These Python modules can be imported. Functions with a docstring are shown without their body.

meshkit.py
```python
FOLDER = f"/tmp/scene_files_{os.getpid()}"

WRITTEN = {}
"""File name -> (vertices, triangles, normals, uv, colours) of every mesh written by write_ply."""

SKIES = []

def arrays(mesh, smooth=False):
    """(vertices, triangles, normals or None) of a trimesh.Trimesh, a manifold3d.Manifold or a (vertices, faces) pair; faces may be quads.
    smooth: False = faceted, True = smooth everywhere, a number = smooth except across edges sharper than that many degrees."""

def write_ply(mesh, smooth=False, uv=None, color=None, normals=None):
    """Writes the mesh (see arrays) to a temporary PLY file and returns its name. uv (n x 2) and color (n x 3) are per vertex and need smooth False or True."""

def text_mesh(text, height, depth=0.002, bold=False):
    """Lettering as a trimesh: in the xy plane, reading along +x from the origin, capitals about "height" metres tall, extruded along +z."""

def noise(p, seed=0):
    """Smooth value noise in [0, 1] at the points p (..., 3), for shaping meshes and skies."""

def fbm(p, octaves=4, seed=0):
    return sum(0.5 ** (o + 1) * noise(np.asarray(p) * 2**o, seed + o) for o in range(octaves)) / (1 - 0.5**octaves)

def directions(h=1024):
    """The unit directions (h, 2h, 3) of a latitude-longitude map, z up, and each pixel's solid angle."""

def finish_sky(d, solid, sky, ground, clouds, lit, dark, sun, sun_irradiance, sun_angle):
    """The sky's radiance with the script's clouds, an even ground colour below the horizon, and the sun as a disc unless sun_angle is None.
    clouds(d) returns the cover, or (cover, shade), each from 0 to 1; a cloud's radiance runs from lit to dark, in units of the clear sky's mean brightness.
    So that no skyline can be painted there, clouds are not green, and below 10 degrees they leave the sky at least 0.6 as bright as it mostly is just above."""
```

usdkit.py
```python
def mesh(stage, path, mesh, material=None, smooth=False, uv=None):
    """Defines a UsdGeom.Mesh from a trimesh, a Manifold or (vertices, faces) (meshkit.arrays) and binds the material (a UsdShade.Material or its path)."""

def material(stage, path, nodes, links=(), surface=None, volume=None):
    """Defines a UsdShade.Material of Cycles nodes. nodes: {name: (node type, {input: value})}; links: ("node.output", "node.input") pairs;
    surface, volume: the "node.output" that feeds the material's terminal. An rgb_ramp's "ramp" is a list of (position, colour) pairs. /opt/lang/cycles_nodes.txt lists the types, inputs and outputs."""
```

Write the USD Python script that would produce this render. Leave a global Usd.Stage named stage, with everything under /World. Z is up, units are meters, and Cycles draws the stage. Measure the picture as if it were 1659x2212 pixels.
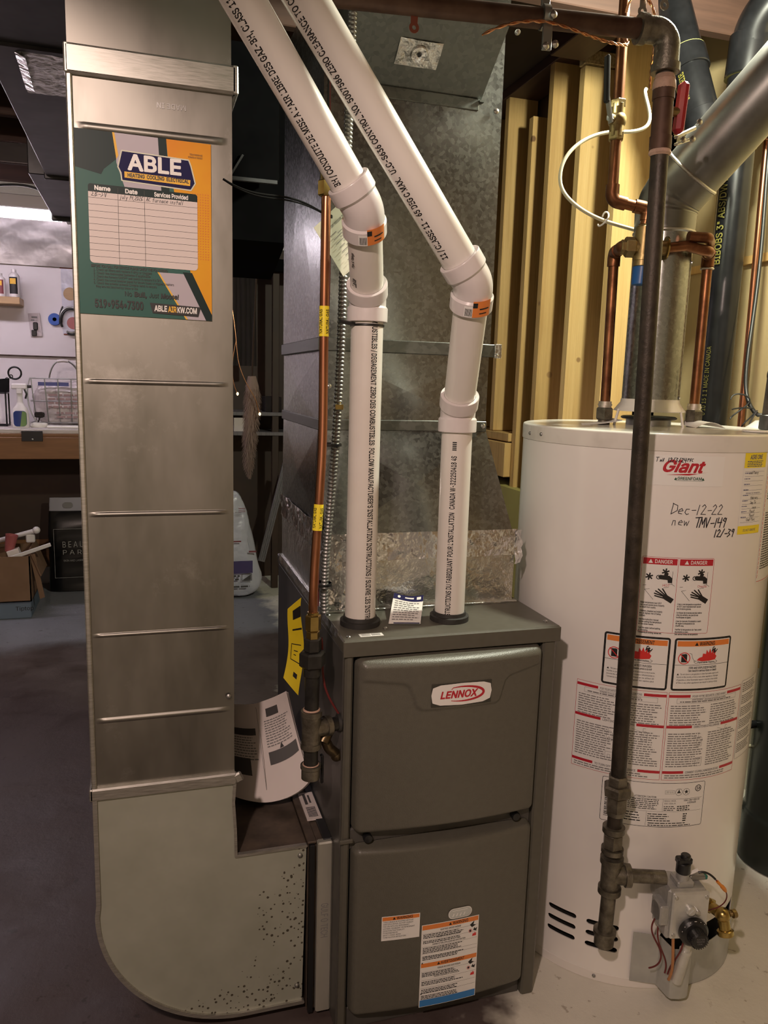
import math, random
import numpy as np
import trimesh, manifold3d, shapely
from shapely import affinity
from shapely.geometry import Polygon, LineString, Point, box as sbox
from pxr import Usd, UsdGeom, UsdLux, UsdShade, Gf, Sdf
import usdkit, meshkit

stage = Usd.Stage.CreateInMemory()
UsdGeom.SetStageUpAxis(stage, 'Z'); UsdGeom.SetStageMetersPerUnit(stage, 1.0)
UsdGeom.Xform.Define(stage, '/World'); UsdGeom.Scope.Define(stage, '/World/Looks')
rng = np.random.default_rng(7); random.seed(7)
PI = math.pi

# ---------------------------------------------------------------- camera
CAM = np.array([-0.34505, -1.34887, 1.31344]); YAW, PITCH, ROLL, FPX = 0.299606, 0.166312, -0.028648, 1683.1
def cam_axes():
    cy, sy = math.cos(YAW), math.sin(YAW)
    f = np.array([sy*math.cos(PITCH), cy*math.cos(PITCH), -math.sin(PITCH)]); r = np.array([cy, -sy, 0.]); d = np.cross(f, r)
    c, s = math.cos(ROLL), math.sin(ROLL)
    return c*r + s*d, -s*r + c*d, f
cr, cd, cf = cam_axes()
cam = UsdGeom.Camera.Define(stage, '/World/camera')
cam.AddTransformOp().Set(Gf.Matrix4d(*[float(x) for x in (*cr, 0, *(-cd), 0, *(-cf), 0, *CAM, 1)]))
cam.CreateHorizontalApertureAttr(36.0); cam.CreateVerticalApertureAttr(48.0)
cam.CreateFocalLengthAttr(36.0*FPX/1659.0); cam.CreateExposureAttr(0.15)

# ---------------------------------------------------------------- lights
def bulb(name, pos, radius, color, intensity):
    l = UsdLux.SphereLight.Define(stage, '/World/'+name); l.AddTranslateOp().Set(Gf.Vec3d(*pos))
    l.CreateRadiusAttr(radius); l.CreateColorAttr(Gf.Vec3f(*color)); l.CreateIntensityAttr(intensity); return l
bulb('work_bulb', (-0.80, -1.55, 2.08), 0.040, (1.0, 0.76, 0.66), 1250.0)
bulb('ceiling_bulb', (0.88, 0.14, 2.24), 0.045, (0.99, 1.0, 0.80), 1050.0)

# ---------------------------------------------------------------- scene tree helpers
used = {}
def numbered(parent, name):
    k = used.get((parent, name), 0); used[(parent, name)] = k+1
    return f'{parent}/{name}' if k == 0 else f'{parent}/{name}_{k:03d}'
def custom(prim, **kw):
    for k, v in kw.items():
        if v: prim.SetCustomDataByKey(k, v)
ORIGIN = {}
def thing(name, label, cat, at=(0, 0, 0), group=None, kind=None):
    path = numbered('/World', name)
    x = UsdGeom.Xform.Define(stage, path); x.AddTranslateOp().Set(Gf.Vec3d(*map(float, at)))
    custom(x.GetPrim(), label=label, category=cat, group=group, kind=kind); ORIGIN[path] = np.array(at, float)
    return path
def struct(name, at=(0, 0, 0)):
    path = numbered('/World', name)
    x = UsdGeom.Xform.Define(stage, path); x.AddTranslateOp().Set(Gf.Vec3d(*map(float, at)))
    custom(x.GetPrim(), kind='structure'); ORIGIN[path] = np.array(at, float); return path
def vf(m):
    if hasattr(m, 'to_mesh'):
        mm = m.to_mesh(); return np.array(mm.vert_properties[:, :3], float), np.array(mm.tri_verts, int)
    if isinstance(m, (tuple, list)): v, f = np.asarray(m[0], float), np.asarray(m[1], int)
    else: v, f = np.array(m.vertices, float), np.array(m.faces, int)
    if f.shape[1] == 4: f = np.vstack([f[:, [0, 1, 2]], f[:, [0, 2, 3]]])
    return v, f
def join(*ms):
    vs, fs, n = [], [], 0
    for m in ms:
        if m is None: continue
        v, f = vf(m); vs.append(v); fs.append(f+n); n += len(v)
    return np.vstack(vs), np.vstack(fs)
def part(parent, name, mesh, mat, smooth=35, label=None, kind=None):
    """A mesh given in world coordinates becomes a child of parent (a thing or a part)."""
    path = numbered(parent, name)
    root = '/'.join(parent.split('/')[:3])
    v, f = vf(mesh); ux, inv = np.unique(f, return_inverse=True); v, f = v[ux], inv.reshape(-1, 3)
    usdkit.mesh(stage, path, (v-ORIGIN.get(root, 0), f), mat, smooth=smooth)
    custom(stage.GetPrimAtPath(path), label=label, kind=kind)
    return path
def single(name, label, cat, mesh, mat, smooth=35, group=None, kind=None):
    path = numbered('/World', name); v, f = vf(mesh); o = np.array([*(v.min(0)+v.max(0))[:2]/2, v[:, 2].min()])
    m = usdkit.mesh(stage, path, (v-o, f), mat, smooth=smooth); m.AddTranslateOp().Set(Gf.Vec3d(*map(float, o)))
    custom(m.GetPrim(), label=label, category=cat, group=group, kind=kind); ORIGIN[path] = o
    return path

# ---------------------------------------------------------------- shapes
def unit(v): v = np.asarray(v, float); return v/np.linalg.norm(v)
def hull(pts):
    m = trimesh.convex.convex_hull(np.asarray(pts, float)); return np.array(m.vertices), np.array(m.faces)
def bx(x0, x1, y0, y1, z0, z1, b=0.0):
    if b <= 0:
        m = trimesh.creation.box([x1-x0, y1-y0, z1-z0]); return m.vertices+[(x0+x1)/2, (y0+y1)/2, (z0+z1)/2], m.faces
    p = []
    for i, sx in enumerate((x0, x1)):
        for j, sy in enumerate((y0, y1)):
            for k, sz in enumerate((z0, z1)):
                dx, dy, dz = (b if i == 0 else -b), (b if j == 0 else -b), (b if k == 0 else -b)
                p += [(sx+dx, sy+dy, sz), (sx+dx, sy, sz+dz), (sx, sy+dy, sz+dz)]
    return hull(p)
def xf(mesh, M=None, t=(0, 0, 0)):
    v, f = vf(mesh); return (v if M is None else v@np.asarray(M, float).T)+np.asarray(t, float), f
def frame(a, up=(0, 0, 1)):
    a = unit(a); u = np.asarray(up, float)
    if abs(a@unit(u)) > .98: u = np.array([1., 0, 0])
    e = unit(u-a*(a@u)); return a, e, np.cross(a, e)
def obox(c, ax, ay, az, sx, sy, sz, b=0.0):
    """Box of size sx,sy,sz centred at c along the given axes."""
    m = bx(-sx/2, sx/2, -sy/2, sy/2, -sz/2, sz/2, b)
    return xf(m, np.stack([unit(ax), unit(ay), unit(az)], 1), c)
def lathe(profile, p, axis=(0, 0, 1), n=48, closed=True):
    """profile: (radius, height along axis) pairs."""
    a, e, g = frame(axis); p = np.asarray(p, float); th = np.arange(n)*2*PI/n
    ring = np.cos(th)[:, None]*e+np.sin(th)[:, None]*g; v = []; f = []
    for r, h in profile: v.append(p+a*h+ring*max(r, 1e-5))
    k = len(profile)
    for i in range(k-1):
        for j in range(n):
            j2 = (j+1) % n
            f += [(i*n+j, i*n+j2, (i+1)*n+j2), (i*n+j, (i+1)*n+j2, (i+1)*n+j)]
    v = np.vstack(v)
    if closed:
        v = np.vstack([v, p+a*profile[0][1], p+a*profile[-1][1]]); c0, c1 = len(v)-2, len(v)-1
        for j in range(n):
            j2 = (j+1) % n; f += [(c0, j2, j), (c1, (k-1)*n+j, (k-1)*n+j2)]
    return v, np.array(f)
def cyl(p, q, r, n=24, r2=None, b=0.0):
    p, q = np.asarray(p, float), np.asarray(q, float); L = np.linalg.norm(q-p); r2 = r if r2 is None else r2
    prof = [(r, 0), (r2, L)] if b <= 0 else [(r-b, 0), (r, b), (r2, L-b), (r2-b, L)]
    return lathe(prof, p, q-p, n)
def hexnut(p, q, r, b=None):
    L = np.linalg.norm(np.subtract(q, p)); b = r*.14 if b is None else b
    return lathe([(r-b, 0), (r, b), (r, L-b), (r-b, L)], p, np.subtract(q, p), 6)
def ball(c, r, n=2, s=(1, 1, 1)):
    m = trimesh.creation.icosphere(n, r); return m.vertices*np.asarray(s)+np.asarray(c, float), m.faces
def fillet(pts, rad, n=8):
    pts = [np.asarray(p, float) for p in pts]; out = [pts[0]]
    for a, b, c in zip(pts[:-2], pts[1:-1], pts[2:]):
        u, w = unit(a-b), unit(c-b); ang = math.acos(np.clip(u@w, -1, 1))
        if ang > PI-.02: out.append(b); continue
        t = min(rad/math.tan(ang/2), .48*np.linalg.norm(a-b), .48*np.linalg.norm(c-b)); r = t*math.tan(ang/2)
        p0, p1 = b+u*t, b+w*t; o = b+unit(u+w)*math.hypot(t, r)
        for k in range(n+1):
            s = k/n; d = unit((p0-o)*(1-s)+(p1-o)*s); out.append(o+d*r)
    return np.array(out+[pts[-1]])
def smoothpath(pts, n=8):
    from scipy.interpolate import CubicSpline
    P = np.asarray(pts, float); d = np.r_[0, np.cumsum(np.linalg.norm(np.diff(P, axis=0), axis=1))]
    return CubicSpline(d, P)(np.linspace(0, d[-1], n*(len(P)-1)+1))
def tube(pts, r, n=16, cap=True):
    P = np.asarray(pts, float); T = np.gradient(P, axis=0); T /= np.linalg.norm(T, axis=1, keepdims=True)+1e-12
    rr = np.broadcast_to(r, (len(P),)); _, e, _ = frame(T[0]); th = np.arange(n)*2*PI/n; v = []
    for p, t, q in zip(P, T, rr):
        e = unit(e-t*(e@t)); g = np.cross(t, e); v.append(p+q*(np.cos(th)[:, None]*e+np.sin(th)[:, None]*g))
    f = []
    for i in range(len(P)-1):
        for j in range(n):
            j2 = (j+1) % n; f += [(i*n+j, i*n+j2, (i+1)*n+j2), (i*n+j, (i+1)*n+j2, (i+1)*n+j)]
    v = np.vstack(v)
    if cap:
        v = np.vstack([v, P[0], P[-1]]); c0, c1 = len(v)-2, len(v)-1
        for j in range(n):
            j2 = (j+1) % n; f += [(c0, j2, j), (c1, (len(P)-1)*n+j, (len(P)-1)*n+j2)]
    return v, np.array(f)
def prism(poly, d, O, U, V, W):
    """2D polygon (or list of points) extruded by d along W; u,v axes U,V from O."""
    if not hasattr(poly, 'exterior'): poly = Polygon(poly)
    m = trimesh.creation.extrude_polygon(poly, d, engine='earcut'); p = np.array(m.vertices)
    return np.asarray(O, float)+p[:, :1]*np.asarray(U, float)+p[:, 1:2]*np.asarray(V, float)+p[:, 2:]*np.asarray(W, float), np.array(m.faces)
def gridmesh(P, close=False):
    """P: (a,b,3) points of a sheet."""
    a, b = P.shape[:2]; i, j = np.meshgrid(np.arange(a-1), np.arange(b-1), indexing='ij'); k = i*b+j
    q = np.stack([k, k+b, k+b+1, k+1], -1).reshape(-1, 4); return P.reshape(-1, 3), np.vstack([q[:, [0, 1, 2]], q[:, [0, 2, 3]]])
def sheet(P, th):
    """A sheet of points thickened by th along its normals."""
    a, b = P.shape[:2]; gu, gv = np.gradient(P, axis=0), np.gradient(P, axis=1); N = np.cross(gu, gv); N /= np.linalg.norm(N, axis=2, keepdims=True)+1e-12
    v0, f0 = gridmesh(P+N*th/2); v1, f1 = gridmesh(P-N*th/2); n = a*b; f = [f0, f1[:, ::-1]+n]
    rim = [i*b for i in range(a)]+[(a-1)*b+j for j in range(1, b)]+[i*b+b-1 for i in range(a-2, -1, -1)]+[j for j in range(b-2, 0, -1)]
    rim2 = rim[1:]+rim[:1]; f.append(np.array([(x, y, y+n) for x, y in zip(rim, rim2)])); f.append(np.array([(x, y+n, x+n) for x, y in zip(rim, rim2)]))
    return np.vstack([v0, v1]), np.vstack(f)
def bilin(c00, c10, c11, c01, nu=12, nv=12):
    u, v = np.meshgrid(np.linspace(0, 1, nu), np.linspace(0, 1, nv), indexing='ij'); u, v = u[..., None], v[..., None]
    return (1-u)*(1-v)*np.array(c00, float)+u*(1-v)*np.array(c10, float)+u*v*np.array(c11, float)+(1-u)*v*np.array(c01, float)

# ---------------------------------------------------------------- flat print (2D triangles, mapped on surfaces)
TEXT = {}
def T(text, h, u=0, v=0, bold=False, sx=1.0, italic=0.0, align='l', width=None):
    key = (text, bold)
    if key not in TEXT:
        m = meshkit.text_mesh(text, 1.0, depth=.1, bold=bold); V, F = np.array(m.vertices), np.array(m.faces)
        F = F[(V[F][:, :, 2] > .05).all(1)]; ix = np.unique(F); mp = np.zeros(len(V), int); mp[ix] = np.arange(len(ix)); TEXT[key] = (V[ix, :2], mp[F])
    V, F = TEXT[key]; p = V*h*np.array([sx, 1]); p[:, 0] += italic*p[:, 1]
    w = p[:, 0].max()
    if width: p[:, 0] *= width/w; w = width
    p[:, 0] += u-(w if align == 'r' else w/2 if align == 'c' else 0); p[:, 1] += v
    return p, F
def poly2(g, edge=None):
    if not hasattr(g, 'geom_type'): g = Polygon(g)
    out = []
    for q in getattr(g, 'geoms', [g]):
        if q.is_empty or q.area < 1e-12: continue
        V, F = trimesh.creation.triangulate_polygon(q, engine='earcut'); V = np.asarray(V)[:, :2]
        if edge:
            V3, F = trimesh.remesh.subdivide_to_size(np.c_[V, np.zeros(len(V))], F, edge, max_iter=12); V = V3[:, :2]
        out.append((V, np.asarray(F)))
    return join2(*out)
def join2(*ms):
    vs, fs, n = [], [], 0
    for m in ms:
        if m is None: continue
        vs.append(np.asarray(m[0])); fs.append(np.asarray(m[1])+n); n += len(m[0])
    return np.vstack(vs), np.vstack(fs)
def R(u0, v0, u1, v1, nu=1):
    u = np.linspace(u0, u1, nu+1); V = np.vstack([np.c_[u, np.full(nu+1, v0)], np.c_[u, np.full(nu+1, v1)]]); F = []
    for i in range(nu): F += [(i, i+1, nu+2+i), (i, nu+2+i, nu+1+i)]
    return V, np.array(F)
def rrect(u0, v0, u1, v1, r): return sbox(u0+r, v0+r, u1-r, v1-r).buffer(r, quad_segs=5)
def outline(u0, v0, u1, v1, w, r=0.0):
    a = rrect(u0, v0, u1, v1, r) if r else sbox(u0, v0, u1, v1); return poly2(a.difference(a.buffer(-w)), .02)
def stroke(pts, w): return LineString(pts).buffer(w/2, quad_segs=3)
def strokes(lines, w): return poly2(shapely.union_all([stroke(l, w) for l in lines if len(l) > 1]))
def greek(u0, v0, u1, n, lh, seed=0, h=.5, short=.25, word=(.6, 2.6)):
    """n lines of print too small to read: word-length strokes, downwards from v0."""
    g = np.random.default_rng(seed); out = []
    for k in range(n):
        v = v0-k*lh; end = u1-(u1-u0)*short*g.random(); u = u0
        while u < end:
            w = lh*g.uniform(*word); out.append(R(u, v-lh*h, min(u+w, end), v)); u += w+lh*.35
    return join2(*out)
def decal(layers, fn, off=.0004, step=.00015):
    """layers: list of (material, [2D meshes]); fn(u, v, off) gives points."""
    return [(m, (fn(*np.asarray(g[0]).T, off+i*step), g[1])) for i, (m, ms) in enumerate(layers) for g in [join2(*ms)]]
def plane_fn(O, U, V, N):
    O, U, V, N = (np.asarray(x, float) for x in (O, U, V, N)); return lambda u, v, off: O+np.outer(u, U)+np.outer(v, V)+off*N
def pipe_fn(p, a, e, r, phi0=0.0):
    """Print on a pipe: u along a from p, v around; e points at the middle of the print."""
    p, a = np.asarray(p, float), unit(a); e = np.asarray(e, float); e = unit(e-a*(a@e)); n = np.cross(e, a)
    e, n = math.cos(phi0)*e+math.sin(phi0)*n, -math.sin(phi0)*e+math.cos(phi0)*n
    return lambda u, v, off: p+np.outer(u, a)+(r+off)*(np.cos(v/r)[:, None]*e+np.sin(v/r)[:, None]*n)
def printed(parent, name, layers, fn, names=None, off=.0004, step=.00015, label=None, kind=None):
    """First layer becomes the part, the others its sub-parts."""
    ms = decal(layers, fn, off, step); top = part(parent, name, ms[0][1], ms[0][0], smooth=True, label=label)
    for k, (m, g) in enumerate(ms[1:]):
        nm = (names or ['lettering']*9)[k]
        if nm in ('header_band', 'yellow_panel', 'panel', 'logo'):
            for q in layers[k+1][1]: part(top, nm, decal([(m, [q])], fn, off+(k+1)*step)[0][1], m, smooth=False)
        else: part(top, nm, g, m, smooth=False)
    return top
HAND = {  # handwriting strokes in a unit box
 'D': [[(.1, 0), (.15, 1)], [(.1, .98), (.6, .8), (.65, .35), (.1, 0)]], 'e': [[(.1, .25), (.55, .35), (.4, .55), (.15, .4), (.15, .1), (.5, .05)]],
 'c': [[(.5, .5), (.2, .5), (.1, .2), (.3, 0), (.5, .08)]], '-': [[(.1, .4), (.5, .42)]], '1': [[(.3, .9), (.2, 0)]], '2': [[(.1, .75), (.3, .95), (.5, .75), (.1, .05), (.6, .05)]],
 'n': [[(.1, 0), (.15, .5), (.4, .5), (.45, 0)]], 'w': [[(.05, .5), (.15, 0), (.3, .4), (.45, 0), (.6, .5)]], 'T': [[(0, .95), (.7, 1)], [(.38, .95), (.3, 0)]],
 'M': [[(0, 0), (.1, .95), (.3, .3), (.5, .95), (.55, 0)]], 'V': [[(.05, .95), (.25, 0), (.5, 1)]], '4': [[(.1, .95), (.05, .45), (.55, .5)], [(.5, .95), (.4, 0)]],
 '9': [[(.5, .7), (.3, .95), (.1, .7), (.45, .55), (.5, .9), (.35, 0)]], '3': [[(.1, .95), (.5, .85), (.2, .5), (.5, .3), (.1, 0)]], '/': [[(.05, 0), (.5, 1)]],
 '.': [[(.2, 0), (.25, .05)]], 'E': [[(.5, .95), (.1, .9), (.35, .5), (.05, .1), (.55, .05)]], 'B': [[(.1, 0), (.15, .95), (.5, .8), (.2, .5), (.5, .25), (.1, 0)]],
 'S': [[(.5, .95), (.15, .85), (.45, .35), (.05, .05)]], 'j': [[(.3, .5), (.25, -.3), (.05, -.3)], [(.32, .7), (.33, .73)]], 'u': [[(.1, .5), (.15, .05), (.4, .1), (.42, .5), (.45, 0)]],
 'l': [[(.2, 1), (.15, 0)]], 'y': [[(.1, .5), (.25, .1)], [(.5, .5), (.2, -.35)]], '6': [[(.5, .95), (.15, .5), (.2, .05), (.5, .2), (.2, .4)]], '0': [[(.3, .95), (.1, .5), (.25, 0), (.5, .4), (.3, .95)]],
 ',': [[(.25, .05), (.15, -.2)]], 'A': [[(.05, 0), (.35, .95), (.5, 0)], [(.15, .35), (.5, .4)]], 'C': [[(.55, .85), (.2, .8), (.1, .2), (.5, .05)]], 'f': [[(.5, .9), (.3, .9), (.2, 0)], [(.1, .5), (.45, .52)]],
 'r': [[(.15, .5), (.15, 0)], [(.15, .35), (.4, .5)]], 'a': [[(.45, .5), (.15, .4), (.15, .05), (.42, .15), (.45, .5), (.5, 0)]], 'i': [[(.2, .5), (.2, 0)], [(.22, .7), (.24, .73)]],
 's': [[(.4, .5), (.15, .4), (.4, .15), (.1, 0)]], 't': [[(.3, .9), (.25, 0)], [(.1, .55), (.5, .58)]], 'm': [[(.05, 0), (.1, .5), (.28, .45), (.3, 0)], [(.3, .4), (.5, .5), (.55, 0)]],
 'P': [[(.1, 0), (.15, .95), (.5, .8), (.15, .45)]], ' ': [], 'd': [[(.45, .5), (.15, .4), (.15, .05), (.42, .15)], [(.52, 1), (.45, 0)]], 'b': [[(.15, 1), (.1, 0), (.45, .1), (.4, .5), (.12, .35)]], 'h': [[(.15, 1), (.1, 0)], [(.12, .4), (.4, .5), (.42, 0)]], 'o': [[(.3, .5), (.1, .3), (.25, 0), (.45, .25), (.3, .5)]]}
def hand(text, u, v, h, w, pitch=.62, lean=.12):
    L = []
    for ch in text:
        for s in HAND[ch]: L.append([(u+h*(x*.9+y*lean), v+h*y) for x, y in s])
        u += h*pitch*(.75 if ch in '-1.,il ' else 1)
    return strokes(L, w)
# ---------------------------------------------------------------- materials
def lin(c): return tuple(((x+.055)/1.055)**2.4 if x > .04045 else x/12.92 for x in c)
LOOK = {}
def mat(name, c, rough=.5, metal=0.0, c2=None, scale=8.0, stretch=(1, 1, 1), detail=4, lo=.35, hi=.65, bump=0.0, bscale=None, rough2=None, spec=.5, coat=0.0, kind='noise', spots=None, emit=None, smudge=None):
    """Procedural look: two colours mixed by noise or voronoi cells (world position), optional relief, roughness change and dark spots."""
    n = {'g': ('geometry', {}), 'm': ('mapping', {'scale': stretch}), 'p': ('principled_bsdf', {'base_color': c, 'roughness': rough, 'metallic': metal, 'specular_ior_level': spec, 'coat_weight': coat})}
    l = [('g.position', 'm.vector')]
    if c2 is not None or rough2 is not None:
        if kind == 'voronoi':
            n['t'] = ('voronoi_texture', {'scale': scale, 'randomness': 1.0}); n['sp'] = ('separate_color', {}); l += [('m.vector', 't.vector'), ('t.color', 'sp.color')]; src = 'sp.r'
        else:
            n['t'] = ('noise_texture', {'scale': scale, 'detail': detail, 'roughness': .6}); l += [('m.vector', 't.vector')]; src = 't.fac'
        if c2 is not None:
            n['r'] = ('rgb_ramp', {'ramp': [(0, c), (lo, c), (hi, c2), (1, c2)]}); l += [(src, 'r.fac')]; col = 'r.color'
            if spots:
                sc, size, sc_col, cover = spots
                n['v'] = ('voronoi_texture', {'scale': sc}); n['vr'] = ('rgb_ramp', {'ramp': [(0, (1, 1, 1)), (size, (1, 1, 1)), (size*1.5, (0, 0, 0)), (1, (0, 0, 0))]})
                n['vn'] = ('noise_texture', {'scale': sc*.06, 'detail': 2}); n['vq'] = ('rgb_ramp', {'ramp': [(0, (0, 0, 0)), (cover, (0, 0, 0)), (cover+.12, (1, 1, 1)), (1, (1, 1, 1))]})
                n['vm'] = ('math', {'math_type': 'multiply'}); n['mx'] = ('mix', {'color2': sc_col})
                l += [('g.position', 'v.vector'), ('g.position', 'vn.vector'), ('v.distance', 'vr.fac'), ('vn.fac', 'vq.fac'), ('vr.color', 'vm.value1'), ('vq.color', 'vm.value2'), ('vm.value', 'mx.fac'), (col, 'mx.color1')]; col = 'mx.color'
            if smudge:
                n['sn'] = ('noise_texture', {'scale': smudge[0], 'detail': 7, 'roughness': .72}); n['sr'] = ('rgb_ramp', {'ramp': [(0, (0, 0, 0)), (smudge[1], (0, 0, 0)), (smudge[1]+.14, (.75, .75, .75)), (1, (.75, .75, .75))]}); n['sx'] = ('mix', {'color2': smudge[2]})
                l += [('g.position', 'sn.vector'), ('sn.fac', 'sr.fac'), ('sr.color', 'sx.fac'), (col, 'sx.color1')]; col = 'sx.color'
            l += [(col, 'p.base_color')]
        if rough2 is not None:
            n['rr'] = ('map_range', {'from_min': .3, 'from_max': .7, 'to_min': rough, 'to_max': rough2}); l += [(src, 'rr.value'), ('rr.result', 'p.roughness')]
    if bump:
        n['b'] = ('noise_texture', {'scale': bscale or scale, 'detail': 3}); n['bu'] = ('bump', {'strength': 1.0, 'distance': bump})
        l += [('m.vector', 'b.vector'), ('b.fac', 'bu.height'), ('bu.normal', 'p.normal')]
    if emit: n['p'][1].update(emission_color=emit[:3], emission_strength=emit[3])
    LOOK[name] = usdkit.material(stage, '/World/Looks/'+name, n, l, surface='p.BSDF'); return LOOK[name]
K = LOOK
mat('galvanized', (.25, .255, .245), .26, .96, (.33, .34, .325), 150, kind='voronoi', lo=.0, hi=1.0, rough2=.285, detail=0)
mat('galvanized_dark', (.15, .16, .15), .42, .85, (.21, .22, .205), 110, kind='voronoi', lo=.0, hi=1.0, rough2=.45)
mat('zinc_sheet', (.255, .245, .22), .34, .95, (.31, .295, .265), 3.5, stretch=(3, 3, 1), detail=7, rough2=.50, smudge=(7, .60, (.42, .40, .37)))
mat('zinc_strip', (.40, .39, .35), .38, .85, (.56, .54, .50), 18, stretch=(2, 2, 30), rough2=.5)

mat('elbow_top', (.07, .055, .045), .45, .4, (.16, .12, .09), 14)  # darker and browner than the elbow front
mat('rack_zinc', (.50, .49, .42), .42, .6, (.62, .60, .53), 12, stretch=(1, 1, .3))
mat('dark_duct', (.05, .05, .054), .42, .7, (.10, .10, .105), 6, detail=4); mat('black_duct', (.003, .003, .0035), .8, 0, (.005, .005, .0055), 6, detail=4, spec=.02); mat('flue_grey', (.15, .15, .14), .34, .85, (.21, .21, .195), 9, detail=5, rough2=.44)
mat('foil', (.66, .65, .64), .22, .95, (.82, .81, .80), 10, bump=.012, bscale=26)
mat('foil_wall', (.74, .70, .70), .42, .75, (.84, .80, .80), 4, bump=.010, bscale=6); mat('foil_tape', (.60, .60, .57), .28, .95, (.80, .80, .77), 22, bump=.004, bscale=60)
mat('furnace_grey', (.094, .088, .070), .40, 0, (.104, .098, .080), 60, spec=.45)
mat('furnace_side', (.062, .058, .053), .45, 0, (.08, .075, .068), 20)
mat('door_grey', (.104, .098, .079), .36, 0, (.113, .107, .087), 90, spec=.5, bump=.0004, bscale=500)
mat('window_clear', (.55, .57, .55), .08, 0, spec=.8)
mat('badge_back', (.040, .039, .032), .4); mat('black_plastic', (.012, .012, .013), .35); mat('black_rubber', (.018, .017, .016), .6, 0, (.03, .028, .026), 40)
mat('pvc', (.74, .70, .66), .30, 0, (.70, .65, .60), 7, detail=5, lo=.45, hi=.75, spec=.5, spots=(30, .10, (.42, .35, .30), .58))
mat('pvc_fitting', (.72, .67, .67), .24, 0, (.68, .62, .62), 20, spec=.55)
mat('ink', (.012, .011, .012), .5); mat('ink_soft', (.07, .065, .065), .6); mat('ink_grey', (.22, .21, .21), .6); mat('pen', (.02, .02, .03), .5)
mat('paper', (.80, .77, .74), .6, 0, (.77, .73, .70), 12); mat('paper_pink', (.74, .66, .64), .65, 0, (.70, .62, .60), 9)
mat('label_white', (.84, .82, .80), .32, spec=.5); mat('label_clear', (.86, .85, .83), .3)
mat('red_print', (.50, .018, .035), .4); mat('orange_print', (.80, .24, .05), .4); mat('blue_print', (.05, .22, .55), .4); mat('yellow_print', (.90, .72, .03), .45)
mat('fire_red', (.68, .03, .03), .4); mat('navy', (.018, .017, .075), .5, spec=.1); mat('gold', (.85, .50, .08), .4, spec=.15); mat('green_print', (.02, .09, .05), .5)
mat('poster_green', (.045, .125, .108), .40, 0, (.055, .145, .125), 2.2, spec=.15); mat('poster_dark', (.018, .034, .034), .40, spec=.15); mat('poster_lilac', (.50, .46, .52), .40, spec=.15); mat('poster_orange', (.75, .27, .03), .40, 0, (.80, .40, .03), 3.2, spec=.15); mat('poster_dot', (.70, .20, .02), .40); mat('poster_white', (.74, .66, .64), .40, spec=.15)
mat('heater_white', (.86, .83, .80), .25, 0, (.83, .79, .76), 4, spec=.5, coat=.25); mat('heater_lid', (.74, .71, .66), .22, 0, (.60, .57, .52), 9, lo=.5, hi=.75, coat=.2)
mat('heater_dark', (.012, .011, .010), .7); mat('heater_rim', (.78, .74, .70), .4)
mat('shield_zinc', (.44, .45, .44), .42, .55, (.54, .55, .53), 14); mat('aluminium', (.58, .58, .55), .34, .5, (.66, .66, .63), 30); mat('cast_aluminium', (.38, .38, .365), .40, .45, (.46, .455, .44), 60)
mat('iron', (.032, .026, .021), .42, .55, (.070, .055, .042), 28, detail=5, rough2=.6, bump=.0006, bscale=180); mat('iron_red', (.060, .026, .016), .5, .4, (.11, .06, .04), 22, detail=5, rough2=.65)
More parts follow.
